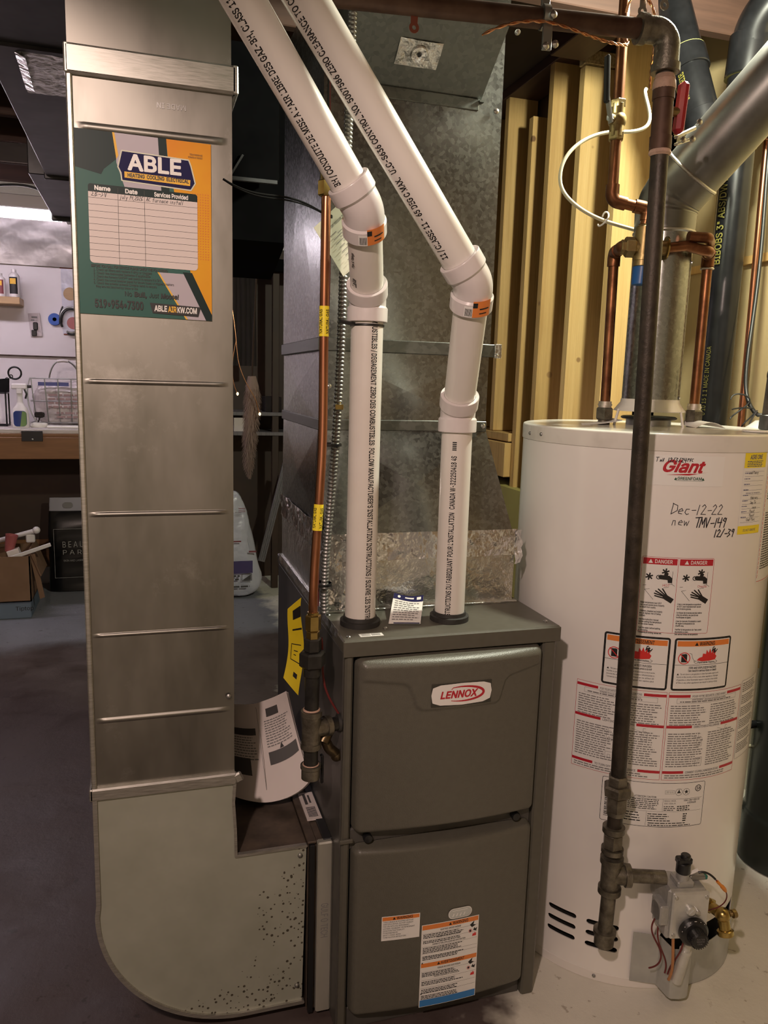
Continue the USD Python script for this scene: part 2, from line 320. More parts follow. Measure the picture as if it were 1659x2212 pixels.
mat('iron_fitting', (.10, .088, .068), .45, .75, (.22, .20, .16), 40, detail=4, bump=.0008, bscale=160); mat('iron_black', (.022, .021, .020), .4, .5, (.05, .047, .043), 30); mat('thread_sealant', (.55, .36, .28), .6, 0, (.38, .25, .19), 60)
mat('copper', (.42, .19, .105), .26, 1.0, (.27, .11, .06), 16, rough2=.40); mat('copper_old', (.27, .12, .055), .30, .95, (.13, .052, .026), 20, detail=5, rough2=.5); mat('copper_bright', (.62, .30, .15), .22, 1.0)
mat('brass', (.50, .36, .13), .26, 1.0, (.38, .27, .09), 30); mat('brass_dark', (.16, .12, .07), .35, .9, (.10, .075, .045), 30); mat('brass_dull', (.36, .27, .12), .4, .9, (.24, .17, .075), 30); mat('solder', (.55, .50, .44), .4, .8)
mat('steel', (.55, .55, .54), .28, 1.0); mat('steel_dull', (.34, .34, .33), .42, .9); mat('rust', (.20, .05, .03), .7)
mat('abs_black', (.005, .005, .0055), .27, 0, (.009, .009, .010), 14, spec=.35); mat('abs_print', (.13, .115, .02), .5); mat('glue', (.33, .33, .12), .5)
mat('red_plastic', (.26, .008, .015), .35); mat('blue_plastic', (.01, .085, .28), .35); mat('blue_tape', (.03, .10, .42), .5); mat('orange_wire', (.75, .26, .03), .45); mat('red_wire', (.14, .02, .02), .5); mat('white_cable', (.50, .44, .31), .4); mat('black_cable', (.012, .012, .012), .4); mat('green_plastic', (.02, .16, .12), .4)
mat('pine', (.66, .43, .165), .55, 0, (.48, .285, .095), 3.0, stretch=(16, 16, .8), detail=6, lo=.3, hi=.75, bump=.0010, bscale=8, spots=(5, .05, (.20, .10, .04), .45))
mat('pine_pale', (.72, .495, .205), .55, 0, (.58, .37, .135), 3.0, stretch=(18, 18, .7), detail=6, lo=.3, hi=.75, bump=.0010, bscale=8, spots=(6, .05, (.25, .13, .05), .45))
mat('pine_grain', (.72, .55, .27), .7, 0, (.42, .28, .12), 120, bump=.002, bscale=120)
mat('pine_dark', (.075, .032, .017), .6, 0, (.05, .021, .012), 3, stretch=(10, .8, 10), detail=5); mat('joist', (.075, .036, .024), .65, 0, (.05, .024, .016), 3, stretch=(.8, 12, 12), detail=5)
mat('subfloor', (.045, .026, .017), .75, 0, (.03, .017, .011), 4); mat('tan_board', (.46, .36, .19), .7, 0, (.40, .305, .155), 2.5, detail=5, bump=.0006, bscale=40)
mat('foundation', (.66, .62, .50), .7, 0, (.56, .52, .40), 5, detail=6, bump=.002, bscale=30); mat('foundation_yellow', (.42, .37, .11), .65, 0, (.35, .30, .09), 4, detail=5)
mat('white_board', (.74, .70, .72), .4, 0, (.70, .66, .68), 3); mat('bench_wood', (.23, .105, .04), .5, 0, (.17, .075, .028), 3, stretch=(1, 10, 10), detail=5); mat('bench_top', (.55, .50, .48), .5, 0, (.45, .40, .38), 6); mat('dark_wood', (.05, .025, .014), .6, 0, (.035, .018, .011), 4); mat('shelf_wood', (.46, .30, .15), .5, 0, (.38, .24, .12), 3, stretch=(1, 8, 8))
mat('cardboard', (.21, .12, .07), .7, 0, (.18, .10, .055), 8); mat('blue_box', (.13, .17, .23), .5); mat('bag_black', (.004, .004, .0045), .25, 0, (.007, .007, .008), 14, spec=.3); mat('bag_band', (.34, .33, .38), .5); mat('faded_red', (.27, .17, .17), .5); mat('lattice', (.006, .006, .006), .8, spec=.05); mat('bag_white', (.60, .60, .68), .3, 0, (.52, .52, .62), 6, bump=.02, bscale=7); mat('bag_purple', (.075, .055, .16), .4); mat('clear_bag', (.46, .40, .42), .25, 0, (.58, .52, .53), 7, bump=.015, bscale=11); mat('print_red', (.22, .05, .06), .5); mat('print_blue', (.07, .08, .22), .5); mat('grey_print', (.30, .29, .28), .5)
mat('grey_strip', (.20, .18, .19), .5, 0, (.12, .11, .115), 60, stretch=(6, 1, .2)); mat('plume', (.30, .21, .18), .9); mat('dark_cloth', (.02, .015, .014), .9, 0, (.03, .02, .02), 6); mat('pink_plastic', (.36, .10, .10), .4); mat('white_plastic', (.70, .66, .66), .35); mat('bottle_green', (.14, .24, .08), .4); mat('bottle_navy', (.02, .04, .16), .4)
mat('tag_green', (.62, .66, .50), .6, 0, (.68, .68, .56), 6); mat('tag_yellow', (.72, .56, .02), .45, 0, (.64, .48, .015), 8); mat('tank_black', (.010, .013, .012), .28, 0, (.016, .02, .018), 8, spec=.5); mat('fixture_white', (.75, .74, .74), .4)
mat('tube_light', (1, 1, 1), .5, emit=(1.0, .87, .98, 21.0)); mat('fairy_bulb', (1, .8, .5), .3, emit=(1.0, .55, .2, 6.0))
def elbow_look():
    """Dull zinc with small dark corrosion specks, thickest towards the filter rack's lower corner."""
    n = {'g': ('geometry', {}), 's': ('separate_xyz', {}), 'n': ('noise_texture', {'scale': 5, 'detail': 6, 'roughness': .62}), 'r': ('rgb_ramp', {'ramp': [(0, (.32, .33, .27)), (.35, (.37, .38, .315)), (.65, (.46, .47, .40)), (1, (.50, .51, .44))]}),
         'v': ('voronoi_texture', {'scale': 125}), 'vs': ('separate_color', {}), 'sz': ('math', {'math_type': 'multiply_add', 'value2': .34, 'value3': .03}), 'lt': ('math', {'math_type': 'less_than'}), 'n2': ('noise_texture', {'scale': 7, 'detail': 4}),
         'mx': ('math', {'math_type': 'multiply_add', 'value2': 1.5, 'value3': .42}), 'mz': ('math', {'math_type': 'multiply_add', 'value2': -.75}), 'ad': ('math', {'math_type': 'add'}), 'gt': ('math', {'math_type': 'greater_than', 'value2': .50}), 'mm': ('math', {'math_type': 'multiply'}), 'dk': ('mix', {'color2': (.085, .075, .055)}),
         'st': ('rgb_ramp', {'ramp': [(0, (1, 1, 1)), (.60, (1, 1, 1)), (.72, (.72, .70, .66)), (1, (.6, .58, .55))]}), 'ms': ('mix', {'mix_type': 'multiply', 'fac': 1.0}), 'p': ('principled_bsdf', {'metallic': .30, 'roughness': .46})}
    l = [('g.position', 's.vector'), ('g.position', 'n.vector'), ('g.position', 'v.vector'), ('g.position', 'n2.vector'), ('n.fac', 'r.fac'), ('v.color', 'vs.color'), ('vs.r', 'sz.value1'), ('v.distance', 'lt.value1'), ('sz.value', 'lt.value2'), ('s.x', 'mx.value1'), ('s.z', 'mz.value1'), ('mx.value', 'mz.value3'), ('mz.value', 'ad.value1'), ('n2.fac', 'ad.value2'), ('ad.value', 'gt.value1'), ('gt.value', 'mm.value1'), ('lt.value', 'mm.value2'), ('mm.value', 'dk.fac'), ('n.fac', 'st.fac'), ('r.color', 'ms.color1'), ('st.color', 'ms.color2'), ('ms.color', 'dk.color1'), ('dk.color', 'p.base_color')]
    LOOK['elbow_zinc'] = usdkit.material(stage, '/World/Looks/elbow_zinc', n, l, surface='p.BSDF')
elbow_look()
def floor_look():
    """Grey floor paint worn off to pale concrete on the heater's side, with stains and scuffs; shop-lit far floor painted in as paler blue-grey."""
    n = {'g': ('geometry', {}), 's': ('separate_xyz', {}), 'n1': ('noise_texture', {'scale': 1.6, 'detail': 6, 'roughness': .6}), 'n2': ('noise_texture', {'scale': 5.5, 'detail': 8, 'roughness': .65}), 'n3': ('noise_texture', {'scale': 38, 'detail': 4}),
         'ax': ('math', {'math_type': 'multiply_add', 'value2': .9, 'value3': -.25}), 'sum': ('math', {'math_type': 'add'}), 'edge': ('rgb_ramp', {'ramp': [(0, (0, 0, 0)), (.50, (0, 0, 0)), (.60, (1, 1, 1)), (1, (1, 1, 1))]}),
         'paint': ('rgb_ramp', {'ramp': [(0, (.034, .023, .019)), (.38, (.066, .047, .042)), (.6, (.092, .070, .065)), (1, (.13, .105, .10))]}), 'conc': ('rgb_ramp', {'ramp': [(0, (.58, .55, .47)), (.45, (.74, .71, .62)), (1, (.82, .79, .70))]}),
         'far': ('rgb_ramp', {'ramp': [(0, (.16, .165, .18)), (.5, (.22, .225, .25)), (1, (.28, .285, .31))]}), 'fy': ('math', {'math_type': 'multiply_add', 'value2': 1.0, 'value3': -2.55}), 'fs': ('math', {'math_type': 'multiply_add', 'value2': .5}), 'fe': ('rgb_ramp', {'ramp': [(0, (0, 0, 0)), (.20, (0, 0, 0)), (.34, (1, 1, 1)), (1, (1, 1, 1))]}), 'mf': ('mix', {}), 'mx': ('mix', {}), 'sp': ('rgb_ramp', {'ramp': [(0, (.5, .45, .42)), (.30, (.62, .58, .55)), (.36, (1, 1, 1)), (1, (1, 1, 1))]}), 'mul': ('mix', {'mix_type': 'multiply', 'fac': 1.0}),  # far: floor lit by the shop light, painted in paler and bluer
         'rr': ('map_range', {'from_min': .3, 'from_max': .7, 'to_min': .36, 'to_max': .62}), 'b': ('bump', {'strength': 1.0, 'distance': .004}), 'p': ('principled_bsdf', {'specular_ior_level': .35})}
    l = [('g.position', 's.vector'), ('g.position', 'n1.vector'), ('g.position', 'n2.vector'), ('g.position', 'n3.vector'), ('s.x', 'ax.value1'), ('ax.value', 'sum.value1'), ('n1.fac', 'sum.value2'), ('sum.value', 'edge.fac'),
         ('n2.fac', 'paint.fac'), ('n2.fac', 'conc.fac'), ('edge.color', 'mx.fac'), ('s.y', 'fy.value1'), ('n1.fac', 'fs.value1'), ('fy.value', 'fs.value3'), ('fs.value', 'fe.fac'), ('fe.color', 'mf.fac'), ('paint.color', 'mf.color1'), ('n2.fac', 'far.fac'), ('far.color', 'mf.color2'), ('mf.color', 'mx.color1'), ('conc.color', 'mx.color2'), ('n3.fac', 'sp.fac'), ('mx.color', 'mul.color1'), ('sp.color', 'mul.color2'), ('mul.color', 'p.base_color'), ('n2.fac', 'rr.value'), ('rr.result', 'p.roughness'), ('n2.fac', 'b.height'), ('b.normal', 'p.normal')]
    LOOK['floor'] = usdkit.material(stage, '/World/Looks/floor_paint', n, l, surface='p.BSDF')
floor_look()
def film():
    n = {'t': ('transparent_bsdf', {'color': (.97, .97, .97)}), 'g': ('glossy_bsdf', {'color': (1, 1, 1), 'roughness': .08}), 'f': ('fresnel', {'IOR': 1.45}), 'm': ('mix_closure', {})}
    LOOK['film'] = usdkit.material(stage, '/World/Looks/clear_film', n, [('f.fac', 'm.fac'), ('t.BSDF', 'm.closure1'), ('g.BSDF', 'm.closure2')], surface='m.closure')
film()

# ---------------------------------------------------------------- room shell
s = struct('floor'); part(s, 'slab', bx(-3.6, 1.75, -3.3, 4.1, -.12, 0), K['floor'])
s = struct('wall_back', (0, 3.86, 0)); part(s, 'panel_board', bx(-3.6, 1.75, 3.82, 3.86, 0, 1.93), K['white_board']); part(s, 'foundation', bx(-3.6, 1.75, 3.865, 4.0, 0, 2.6), K['foundation'])
v = bilin((-3.5, 3.80, 1.925), (.6, 3.80, 1.925), (.6, 3.72, 2.19), (-3.5, 3.72, 2.19), 90, 12); nz = meshkit.fbm(v*[5, 5, 9], 3, 3); v[..., 1] -= .035*(nz-.5)
part(s, 'foil_insulation', sheet(v, .004), K['foil_wall']); part(s, 'rail', bx(-1.6, -.55, 3.805, 3.82, 1.398, 1.406), K['dark_wood'])
s = struct('wall_left'); part(s, 'foundation', bx(-3.75, -3.6, -3.3, 4.1, 0, 2.6), K['foundation'])
s = struct('wall_front'); part(s, 'foundation', bx(-3.6, 1.75, -3.45, -3.3, 0, 2.6), K['foundation'])
s = struct('wall_right', (1.55, 0, 0))
part(s, 'foundation', bx(1.55, 1.75, -3.3, 1.2, 0, .47), K['foundation']); part(s, 'nailing_strip', bx(1.52, 1.55, -3.3, 1.2, .44, .475), K['pine']); part(s, 'board', bx(1.50, 1.55, -3.3, 1.2, .475, 2.62), K['tan_board'])
for y in (.16, .66): part(s, 'board_batten', bx(1.485, 1.50, -.3, 1.2, y+1.55, y+1.575), K['pine'])
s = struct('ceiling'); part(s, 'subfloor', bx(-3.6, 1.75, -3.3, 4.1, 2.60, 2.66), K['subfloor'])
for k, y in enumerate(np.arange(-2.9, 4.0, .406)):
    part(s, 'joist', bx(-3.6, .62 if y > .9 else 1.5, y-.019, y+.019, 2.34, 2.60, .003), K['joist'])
# stud wall behind the heater, standing on a low foundation
s = struct('wall_inner', (1.29, 1.6, 0))
part(s, 'foundation', bx(1.20, 1.75, 1.2, 3.8, 0, .86), K['foundation_yellow']); part(s, 'sheathing', bx(1.365, 1.40, 1.2, 3.8, .86, 2.6), K['dark_wood'])
for k, (y, top, low, m, sk) in enumerate(((1.131, 2.60, .86, 'pine_pale', .0), (1.395, 2.475, .86, 'pine_pale', .006), (1.612, 2.60, .86, 'pine', -.004), (1.80, 2.42, .845, 'pine', .01), (2.02, 2.6, 1.1, 'pine', 0), (2.30, 2.6, 1.1, 'pine', 0), (2.7, 2.6, 1.1, 'pine', 0))):
    v, f = bx(1.22+sk, 1.36+sk, y, y+.038, low, top, .002); part(s, 'stud', (v, f), K[m])
part(s, 'blocking', bx(1.222, 1.355, 1.39, 1.436, 2.48, 2.528, .002), K['pine_grain']); part(s, 'sill_plate', bx(1.215, 1.36, 1.842, 3.8, 1.06, 1.098, .003), K['pine']); part(s, 'ledger_board', bx(1.20, 1.24, 1.842, 3.8, .90, 1.055, .003), K['pine'])
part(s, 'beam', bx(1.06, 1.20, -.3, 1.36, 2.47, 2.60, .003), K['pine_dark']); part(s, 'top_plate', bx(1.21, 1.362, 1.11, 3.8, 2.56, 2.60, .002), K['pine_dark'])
# ================================================================ furnace
fur = thing('furnace', 'dark grey gas furnace with two bulged doors, beside the white water heater', 'furnace', (.2225, .37, 0))
part(fur, 'side_panel', bx(0, .012, 0, .743, 0, .812, .003), K['furnace_side']); part(fur, 'side_panel', bx(.433, .445, 0, .743, 0, .812, .003), K['furnace_grey'])
part(fur, 'back_panel', bx(.012, .433, .73, .743, .0, .812), K['furnace_side']); part(fur, 'inner_panel', bx(.012, .433, .03, .04, .0, .812), K['furnace_side'])
part(fur, 'top_cap', bx(-.003, .448, -.012, .743, .812, .838, .003), K['furnace_grey'])
part(fur, 'top_lip', bx(-.003, .448, -.014, -.010, .806, .836, .001), K['furnace_grey'])
part(fur, 'frame_strip', bx(.412, .442, -.010, .03, .0, .808, .004), K['furnace_grey']); part(fur, 'frame_strip', bx(.002, .018, -.010, .03, .0, .808, .004), K['furnace_grey']); part(fur, 'frame_strip', bx(.018, .412, .0, .03, .405, .45, .003), K['furnace_side'])
part(fur, 'toe_strip', bx(.018, .412, .004, .03, .0, .05, .002), K['furnace_side'])
def door(x0, x1, z0, z1, emboss=None, flat_bottom=False):
    nx, nz = int((x1-x0)/.0028), int((z1-z0)/.0028); x, z = np.meshgrid(np.linspace(x0, x1, nx), np.linspace(z0, z1, nz), indexing='ij')
    rc = .016; cx, cz = np.clip(x, x0+rc, x1-rc), np.clip(z, z0+rc, z1-rc); d = rc-np.hypot(x-cx, z-cz); d = np.minimum(d, np.minimum.reduce([x-x0, x1-x, z-z0, z1-z]))
    e = np.clip(d/.013, 0, 1); e = np.sqrt(np.clip(1-(1-e)**2, 0, 1)); w = 1-((x-(x0+x1)/2)/((x1-x0)/2))**2
    y = -(.001+e*(.021+.017*w))
    if emboss is not None:
        zl = np.interp(x, [p[0] for p in emboss], [p[1] for p in emboss]); s = np.clip((z-zl)/.007+.5, 0, 1); y -= .0042*(s*s*(3-2*s))*np.clip((d-.008)/.01, 0, 1)
    # corner rounding: collapse the cut-off corner points on the outline
    out = np.hypot(x-cx, z-cz) > rc; k = np.where(out, rc/np.maximum(np.hypot(x-cx, z-cz), 1e-9), 1); x, z = cx+(x-cx)*k, cz+(z-cz)*k
    f = np.stack([x, y, z], -1); b = np.stack([x, np.full_like(y, .002), z], -1); fm, bm = gridmesh(f), gridmesh(b); n = nx*nz
    rim = [i*nz for i in range(nx)]+[(nx-1)*nz+j for j in range(1, nz)]+[i*nz+nz-1 for i in range(nx-2, -1, -1)]+[j for j in range(nz-2, 0, -1)]; r2 = rim[1:]+rim[:1]
    side = [(a, c, c+n) for a, c in zip(rim, r2)]+[(a, c+n, a+n) for a, c in zip(rim, r2)]
    return np.vstack([fm[0], bm[0]]), np.vstack([fm[1], bm[1][:, ::-1]+n, side])
EM = [(.0, .7655), (.112, .7535), (.122, .745), (.136, .706), (.148, .698), (.300, .699), (.308, .705), (.319, .743), (.330, .753), (.45, .779)]
du = part(fur, 'upper_door', door(.0225, .4095, .446, .803, EM), K['door_grey'], smooth=True)
dl = part(fur, 'lower_door', door(.0225, .4095, .046, .419), K['door_grey'], smooth=True)
def door_y(x): return -(.022+.017*(1-((x-.216)/.1935)**2))
def door_fn(x0, z0, extra=0.0):
    return lambda u, v, off: np.stack([x0+u, door_y(x0+u)-off-extra, z0+v], -1)
for x in (.054, .3725): part(fur, 'latch_knob', lathe([(.004, 0), (.0085, .002), (.0095, .012), (.008, .016), (.003, .017)], (x, .0, .4325), (0, -1, 0), 20), K['black_plastic'])
part(fur, 'latch_hook', bx(-.004, .024, -.016, -.010, .428, .437, .002), K['furnace_grey'])
# badge
bd = part(fur, 'badge', decal([(K['poster_dark'], [R(0, 0, .124, .046, 8)])], door_fn(.163, .7045, .0042), .0006)[0][1], K['badge_back'], smooth=True)
def badge_at(u, v, off): return door_fn(.163, .7045, .0042)(u, v, off)
body = Polygon([(.004, .010), (.018, .005), (.062, .003), (.106, .005), (.120, .010), (.1225, .024), (.120, .037), (.106, .0415), (.062, .043), (.018, .0415), (.004, .037), (.0015, .024)]).buffer(.002)
part(bd, 'oval_plate', (badge_at(*np.array(poly2(body, .012)[0]).T, .0012), poly2(body, .012)[1]), K['label_white'], smooth=True)
sw = [(.040, .0335)]+[(.062+.045*math.cos(t), .0235+.0145*math.sin(t)) for t in np.linspace(2.0, -2.2, 34)]
swoosh = shapely.union_all([LineString(sw[i:i+2]).buffer(.0014*(.3+1.5*math.sin(PI*min(1, max(0, (i+1)/34)))), quad_segs=2) for i in range(33)])
red = join2(T('LENNOX', .0135, .016, .0165, bold=2, italic=.22, width=.079), poly2(swoosh, .01))
part(bd, 'lettering', (badge_at(*red[0].T, .0016), red[1]), K['red_print'], smooth=False)
# door labels
def warn_tri(u, v, s): return poly2([(u, v), (u+s, v), (u+s/2, v+s*.9)])
L = decal; a = .078
printed(dl, 'warning_label', [(K['label_white'], [R(0, 0, a, .0535, 6)]), (K['orange_print'], [R(.0015, .044, a-.0015, .052, 6)]),
    (K['ink'], [T('WARNING', .0058, .030, .0455, bold=True, width=.033), warn_tri(.022, .0455, .006)]+[T(t, .0030, .003, .0395-k*.0048, width=min(.070 if k < 4 else .047, .0019*len(t))) for k, t in enumerate((
    'THIS FURNACE IS EQUIPPED WITH AN', 'IGNITION CONTROL FACTORY ENABLED', 'FOR USE WITH A2L REFRIGERANT', 'SYSTEMS. DISABLING THE REFRIGERANT', 'DETECTION FUNCTIONALITY', 'IS PROHIBITED BY', 'SAFETY CODES. REFER', 'TO INSTALLATION INSTRUCTIONS'))])],
    door_fn(.0815, .2165), ['header_band', 'lettering'])
a, h = .125, .187; inkl = [greek(.004, y0, a-.030, n, .0034, seed=i, word=(.5, 2.2)) for i, (y0, n) in enumerate(((.165, 3), (.150, 2), (.135, 4), (.116, 3), (.078, 3), (.058, 3), (.040, 3), (.026, 5)))]
fig = [warn_tri(.002, .0995, .004), warn_tri(.002, .0285+.001, .004), poly2(Polygon([(.105, .168), (.115, .176), (.113, .168), (.119, .166), (.110, .162)])), poly2(Polygon([(.105, .083), (.115, .091), (.113, .083), (.119, .081), (.110, .077)])), poly2(Polygon([(.113, .155), (.116, .161), (.118, .157), (.122, .160), (.120, .152)])), poly2(Polygon([(.113, .070), (.116, .076), (.118, .072), (.122, .075), (.120, .067)])), poly2(Point(.1065, .1545).buffer(.0022)), poly2(Point(.1065, .0695).buffer(.0022))]
flame = lambda u, v, s: poly2(Polygon([(u, v), (u+s, v), (u+s, v+s*.5), (u+s*.9, v+s*.9), (u+s*.75, v+s*.55), (u+s*.6, v+s), (u+s*.45, v+s*.5), (u+s*.25, v+s*.75), (u+s*.1, v+s*.35)]))
lines = [R(.002, y, a-.002, y+.0003, 6) for y in (.1665, .152, .137, .1215, .1135, .0795, .061, .043, .031)]
printed(dl, 'warning_label', [(K['label_white'], [R(0, 0, a, h, 8)]), (K['orange_print'], [R(.0015, .1755, a-.0015, .1855, 8), R(.0015, .0905, a-.0015, .1000, 8)]),
    (K['ink'], [T('WARNING', .0062, a/2+.004, .1778, bold=True, width=.034), warn_tri(.058, .1775, .0066), T('AVERTISSEMENT', .0062, .044, .0925, bold=True, width=.052), warn_tri(.036, .0925, .0066), T('ELECTRIC SHOCK HAZARD', .0034, a/2, .1695, bold=True, align='c', width=.045), T('DANGER OF FIRE AND EXPLOSION', .0030, .058, .1545, bold=True, align='c', width=.052), T('DANGER OF FIRE, EXPLOSION AND ASPHYXIATION', .0030, .06, .1395, bold=True, align='c', width=.072), T('RISQUE DE CHOC ELECTRIQUE', .0034, a/2, .0835, bold=True, align='c', width=.05), T("RISQUE D'INCENDIE ET D'EXPLOSION", .0030, .058, .0655, bold=True, align='c', width=.055)]+inkl+lines+fig),
    (K['fire_red'], [flame(.111, .1415, .009), flame(.111, .051, .009), outline(.1028, .1508, .1102, .1582, .0008, .0036), outline(.1028, .0658, .1102, .0732, .0008, .0036)]), (K['blue_print'], [R(.0015, .0015, a-.0015, .0165, 8)])],
    door_fn(.164, .0535), ['header_band', 'lettering', 'pictogram', 'footer_band'])
wn = part(dl, 'sight_window', (door_fn(.2205, .2455)(*poly2(rrect(0, 0, .0495, .0205, .010), .008)[0].T, .0012), poly2(rrect(0, 0, .0495, .0205, .010), .008)[1]), K['window_clear'], smooth=True)
part(wn, 'rim', (door_fn(.2205, .2455)(*poly2(rrect(-.0012, -.0012, .0507, .0217, .011).difference(rrect(.0004, .0004, .0491, .0201, .0098)), .008)[0].T, .002), poly2(rrect(-.0012, -.0012, .0507, .0217, .011).difference(rrect(.0004, .0004, .0491, .0201, .0098)), .008)[1]), K['label_white'], smooth=True)
gl = poly2(shapely.union_all([LineString([(.009+i*.008, .004), (.011+i*.008, .009)]).buffer(.0012) for i in range(4)]+[LineString([(.008, .016), (.040, .016)]).buffer(.0007)]), .01)
part(wn, 'rib', (door_fn(.2205, .2455)(*gl[0].T, .0018), gl[1]), K['label_white'], smooth=False)
# top: collars, sticker, screws
for x, y in ((.054, .0835), (.241, .077)):
    part(fur, 'vent_collar', lathe([(.0395, 0), (.0395, .010), (.034, .011), (.033, .018), (.0305, .018), (.0305, .004)], (x, y, .838), n=48, closed=False), K['black_rubber'])
st = part(fur, 'bar_code_label', bx(.034, .080, .004, .021, .838, .8384), K['label_white'])
part(st, 'print', join(*[bx(.058+i*.0022, .058+i*.0022+.0012, .008, .018, .8384, .8386) for i in range(8)], *[bx(.038, .055, .008+i*.004, .0095+i*.004, .8384, .8386) for i in range(3)]), K['ink_grey'])
for p in ((.012, .008, .838), (.095, .045, .838), (.43, .02, .838), (.006, .15, .838)): part(fur, 'screw', lathe([(.0045, 0), (.0045, .0015), (.003, .003), (.0005, .0035)], p, n=12), K['steel'])
part(fur, 'drain_plug', lathe([(.010, 0), (.0105, .003), (.008, .004), (.0005, .004)], (0, .068, .367), (-1, 0, 0), 20), K['black_plastic'])
part(fur, 'pipe_bushing', lathe([(.018, 0), (.018, .006), (.012, .008)], (0, .012, .668), (-1, 0, 0), 20), K['black_rubber'])

# ================================================================ supply duct above the furnace
sup = thing('supply_duct', 'tall galvanized supply duct rising behind the white plastic vent pipes, with foil taped box below', 'duct', (.21, .45, .838))
def shell(z0, z1, a, b, mat_, name, lab=None):
    """Frustum between rectangles a (x0,x1,y0,y1) at z0 and b at z1; its front and left panels cross-broken."""
    def rect(r, z): return [(r[0], r[2], z), (r[1], r[2], z), (r[1], r[3], z), (r[0], r[3], z)]
    p, q = np.array(rect(a, z0), float), np.array(rect(b, z1), float); v = [*p, *q]; f = []
    for i in range(4):
        j = (i+1) % 4; c = (p[i]+p[j]+q[i]+q[j])/4; n = unit(np.cross(p[j]-p[i], q[i]-p[i])); v.append(c+n*.007); k = len(v)-1
        f += [(i, j, k), (j, 4+j, k), (4+j, 4+i, k), (4+i, i, k)]
    return part(sup, name, (np.array(v), np.array(f)), mat_, smooth=False, label=lab)
shell(.838, .982, (.002, .428, .172, .70), (.002, .428, .172, .70), K['foil_tape'], 'coil_box', 'shiny foil-faced box')
shell(.982, 1.215, (.002, .426, .172, .70), (.004, .379, .25, .70), K['galvanized'], 'transition')
shell(1.215, 1.372, (.004, .379, .25, .70), (.004, .379, .25, .70), K['galvanized'], 'duct_section'); shell(1.372, 2.10, (.002, .381, .25, .70), (.002, .381, .25, .70), K['galvanized'], 'duct_section')
def cleat(z0, z1, x0, x1, y0, tail=0.0):
    m = [bx(x0-.003, x1+tail, y0-.004, y0+.002, z0, z1, .0015), bx(x0-.005, x0+.001, y0-.004, .70, z0, z1, .0015)]
    return join(*m)
part(sup, 'drive_cleat', cleat(1.372, 1.399, .002, .381, .25, .026), K['galvanized_dark']); part(sup, 'drive_cleat', cleat(1.209, 1.232, .004, .379, .25, .001), K['galvanized_dark'])
part(sup, 'cleat_tab', obox((.398, .246, 1.385), (1, 0, 0), (0, 1, 0), (0, 0, 1), .016, .006, .030, .001), K['foil'])
part(sup, 'base_flange', join(bx(-.002, .436, .162, .176, .838, .843, .001), bx(-.004, .004, .165, .70, .838, .846, .001)), K['foil_tape'])
# crinkled foil tape round the top of the coil box
u = np.linspace(0, 1, 70)
def tape(p0, p1, z0, z1, nrm, amp, seed):
    P = bilin((*p0, z0), (*p1, z0), (*p1, z1), (*p0, z1), 70, 10); nz = meshkit.fbm(P*[26, 26, 34], 3, seed); return sheet(P+np.asarray(nrm)*(amp*(nz-.45))[..., None], .0008)
part(sup, 'foil_tape', tape((-.002, .1675), (.432, .1675), .945, 1.003, (0, -1, 0), .011, 1), K['foil']); part(sup, 'foil_tape', tape((-.0025, .70), (-.0025, .168), .955, 1.012, (-1, 0, 0), .012, 2), K['foil'])
part(sup, 'foil_tape', tape((.425, .166), (.445, .176), .925, 1.0, (.5, -1, 0), .03, 5), K['foil']); part(sup, 'foil_tape', tape((-.004, .166), (.045, .164), .845, .99, (-.2, -1, 0), .022, 9), K['foil'])
part(sup, 'foil_tape', tape((-.004, .70), (-.004, .03), .826, .846, (-1, 0, .4), .007, 4), K['foil'])
for p in ((.366, .246, 1.872), (.371, .246, 1.222), (.395, .246, 1.375), (.02, .246, 1.30)): part(sup, 'screw', lathe([(.0055, 0), (.0055, .0025), (.003, .004), (.0005, .0045)], p, (0, -1, 0), 14), K['steel'])
# sloped take-off at the top, turning over towards the stair side
tk = part(sup, 'takeoff', hull([(.03, .25, 1.888), (.332, .25, 1.888), (.332, .125, 1.985), (.03, .125, 1.985), (.03, .125, 2.12), (.332, .125, 2.12), (.03, .25, 2.12), (.332, .25, 2.12)]), K['galvanized_dark'], smooth=False)
sd = unit((0, -.125, .097)); sn = unit(np.cross((1, 0, 0), sd)); sn = sn if sn[2] < 0 else -sn; O = np.array((.03, .25, 1.888))
part(tk, 'flange', join(bx(.03, .326, .243, .249, 1.868, 1.890, .001), bx(.326, .336, .24, .25, 1.884, 1.888)), K['galvanized_dark'])
fo = bilin(O+.10*np.array((1, 0, 0))+sd*.052+sn*.002, O+.186*np.array((1, 0, 0))+sd*.052+sn*.002, O+.186*np.array((1, 0, 0))+sd*.104+sn*.002, O+.10*np.array((1, 0, 0))+sd*.104+sn*.002, 30, 24)
part(tk, 'foil_patch', sheet(fo+sn*(.004*(meshkit.fbm(fo*60, 3, 8)-.5))[..., None], .0006), K['foil_tape'])
fc = O+.143*np.array((1, 0, 0))+sd*.078+sn*.003
part(tk, 'foil_disc', lathe([(.017, 0), (.016, .003), (.0155, .0035), (.006, .0025), (.004, .001)], fc, sn, 32), K['foil']); part(tk, 'test_hole', lathe([(.0035, .0025), (.0035, .0042), (.0005, .0042)], fc, sn, 14), K['black_plastic'])
part(tk, 'screw', lathe([(.0055, 0), (.0055, .0025), (.003, .004), (.0005, .0045)], O+.322*np.array((1, 0, 0))+sd*.148, sn, 14), K['steel'])

